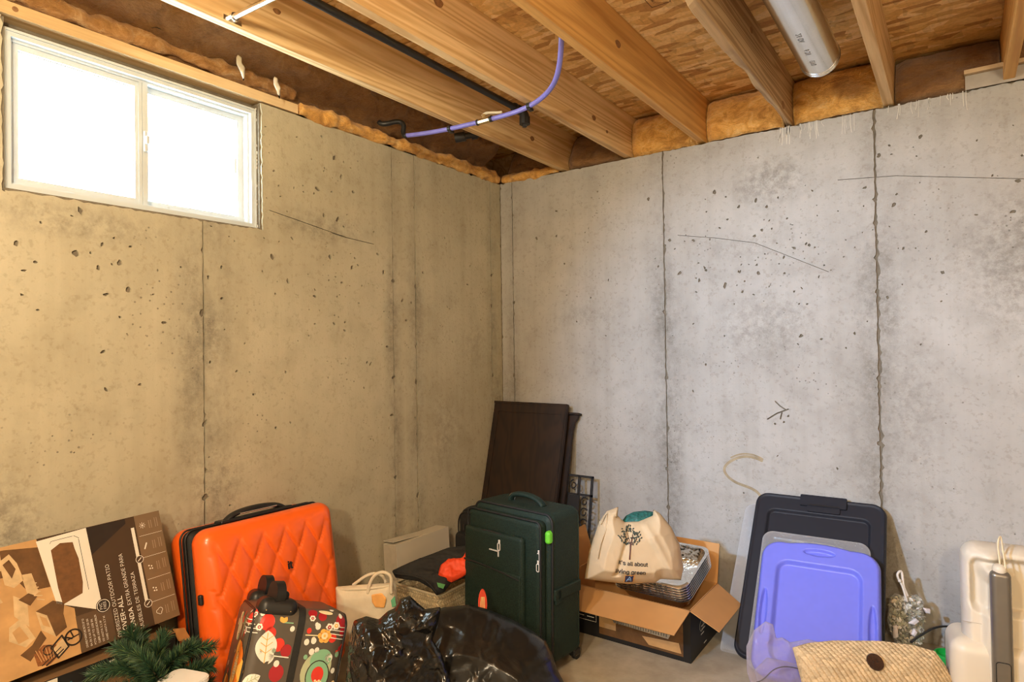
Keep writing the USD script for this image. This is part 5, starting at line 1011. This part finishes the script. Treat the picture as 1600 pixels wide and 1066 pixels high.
for i in range(900):
    a, b = nrg.uniform(x0, x1), nrg.uniform(y0, y1)
    if not o_.buffer(-.008).contains(Point(a, b)): continue
    z_ = nrg.uniform(-.02, .034)*min(1, o_.exterior.distance(Point(a, b))/.03); s_ = nrg.uniform(.006, .014); Rr = trimesh.transformations.random_rotation_matrix(nrg.random(3))[:3, :3]
    loc_ = np.array([(-1, 0, 0), (-.3, .6, .25), (.5, .55, .1), (1, 0, .35), (.4, -.6, .1), (-.4, -.55, .3), (0, 0, -.15)])*s_
    n0 = len(V); V += list(loc_@Rr.T+(a, b, z_)); F_ += [[n0+6, n0+j, n0+(j+1) % 6] for j in range(6)]
    c_ = [(.42, .42, .32), (.56, .55, .46), (.85, .82, .78), (.30, .29, .21), (.70, .60, .46)][int(nrg.choice(5, p=[.3, .25, .22, .13, .10]))]; K += [c_]*7
part(t, 'petals', trimesh.Trimesh(np.array(V), np.array(F_), process=False), vcol('dried_petals', .7), col=np.array(K), kind='stuff')
lp = lambda px, py, z_: np.r_[onf(M, px, py), z_]
m_strap = plain('pale_strap', (.76, .68, .58), .6)
part(t, 'tie_strap', tube(spline([lp(1413, 938, .02), lp(1410, 925, .015), lp(1406, 910, .006), lp(1403, 896, .0), lp(1408, 893, -.002), lp(1410, 900, 0), lp(1410, 912, .006), lp(1415, 930, .016)], 40), .005, 8), m_strap, True)
part(t, 'tie_knot', xform(trimesh.creation.icosphere(2, .007), T(*lp(1404, 907, .008))), m_strap, True)
m_ribbon = plain('white_ribbon', (.80, .74, .74), .5)
for pts in (((1431, 944), (1443, 946), (1443, 955), (1436, 953)), ((1408, 968), (1420, 960), (1427, 965), (1418, 972)), ((1412, 985), (1418, 976), (1424, 982), (1418, 990)), ((1385, 972), (1392, 970), (1394, 990), (1386, 992))):
    part(t, 'ribbon', xform(inflate(outl(M, pts), .003, lambda d, p: .002+.006*np.minimum(1, d/.004), lambda d, p: 0*d), T(0, 0, .042)), m_ribbon, True)
zc = -.03
cpts = [onp(1424, 1004, 1, -.30), onp(1434, 996, 1, -.24), onp(1447, 988, 1, -.17), onp(1462, 981, 1, -.10), onp(1478, 979, 1, -.06), onp(1500, 981, 1, -.05), onp(1530, 985, 1, -.05)]
single('power_cord', tube(spline(cpts, 60), .0042, 8), m_black, 'black cord curving up along the wall between the woven bag and cooler', 'cord', True, loc=cpts[3])
q = onp(1482, 1030, 2, .012)
single('plastic_dish', xform(trimesh.creation.revolve([(0, 0), (.046, 0), (.050, .006), (.050, .030), (.046, .034), (.041, .034), (.039, .012), (0, .010)], sections=40), T(q[0], q[1], 0)), plain('bright_green', (.02, .50, .08), .35), 'bright green plastic dish on the floor between the woven bag and cooler', 'dish', 30, loc=(q[0], q[1], 0))
# cooler on end
m_cream = plain('cream_plastic', (.66, .60, .50), .38, var=.03, scale=8); m_hgrey = plain('handle_grey', (.20, .185, .16), .32, .55, var=.06)
qc = at(1600, 950, 1.98); M = facecam(1600, 950, 1.98, .03, -.5); M[:3, 3] = (qc[0], qc[1], 0)
t = thing('cooler', 'cream plastic cooler with a grey pull handle at the right edge', 'cooler', M)
Q = lambda px, py, z_=0.: onf(M, px, py, z_)
xl = Q(1501, 950)[0]; yt = Q(1520, 845)[1]; yb = Q(1500, 1003)[1]; xr = -xl*1.1
bdy = rrect(xl, xr, .03, yt, .05, 10)
inn = rrect(Q(1510, 900)[0], xr-.03, Q(1500, 945)[1], Q(1520, 862)[1], .035, 8)
knob = Q(1541, 877)
def coo(d, p):
    h = .055*np.clip(d/.022, 0, 1)**.5-.035*sst(sdf(inn, p), -.004, .020)
    h += .030*sst(-np.hypot(p[:, 0]-knob[0], (p[:, 1]-knob[1])*.75), -.048, -.012)
    ch = Q(1550, 900)[0]; h += .028*sst(p[:, 0], ch-.040, ch-.020)*sst(-p[:, 0], -ch-.036, -ch-.022)*sst(yt-.055-p[:, 1], 0, .02)
    return h
part(t, 'body', inflate(bdy, .0055, coo, lambda d, p: -.07*np.clip(d/.02, 0, 1)**.5), m_cream, 50)
xb = Q(1487, 1050, .09)[0]
part(t, 'base_bulge', xform(rbox(-xb*2, .20, yb+.035, .045, .02), frame((0, .0, -.02), (1, 0, 0), (0, 0, -1))), m_cream, 40)
hx0, hx1 = Q(1548, 950, .10)[0], Q(1582, 950, .10)[0]; hy = Q(1560, 893, .10)[1]
hb = rbox(hx1-hx0, .04, hy-.06, .0165, .02); hb.apply_transform(frame(((hx0+hx1)/2, .06, .092), (1, 0, 0), (0, 0, -1))); part(t, 'handle', hb, m_hgrey, 40)
bw0, bw1 = Q(1558, 1060, .115)[0], Q(1580, 1060, .115)[0]; by1 = Q(1570, 1038, .115)[1]
part(t, 'handle_button', xform(bevel_plate(rrect(bw0, bw1, by1-.075, by1, .008), .006, .002), T(0, 0, .110)), m_hgrey, 30); part(t, 'button_gap', ext(ol(rrect(bw0-.001, bw1+.001, by1-.076, by1+.001, .009), .0012), .0015, .1115), m_black)
cpq = Q(1562, 892, .09); part(t, 'handle_cap', xform(rbox(.036, .04, .036, .017), frame((cpq[0], cpq[1]-.015, .088), (1, 0, 0), (0, 0, -1))), m_cream, 40)
part(t, 'cord_loop', tube(spline([np.r_[Q(1562, 888, .09), .10], np.r_[Q(1559, 865, .07), .085], np.r_[Q(1560, 842, .06), .065], np.r_[Q(1563, 839, .05), .05], np.r_[Q(1565, 850, .07), .075], np.r_[Q(1568, 872, .08), .09], np.r_[Q(1570, 888, .09), .10]], 40), .0028, 6), plain('cream_cord', (.70, .60, .42), .7), True)
part(t, 'seam', cat(box(xl-.0005, hx0-.01, Q(1500, 961)[1]-.0008, Q(1500, 961)[1]+.0008, .0545, .0562)), plain('seam_shade', (.45, .40, .33), .5))
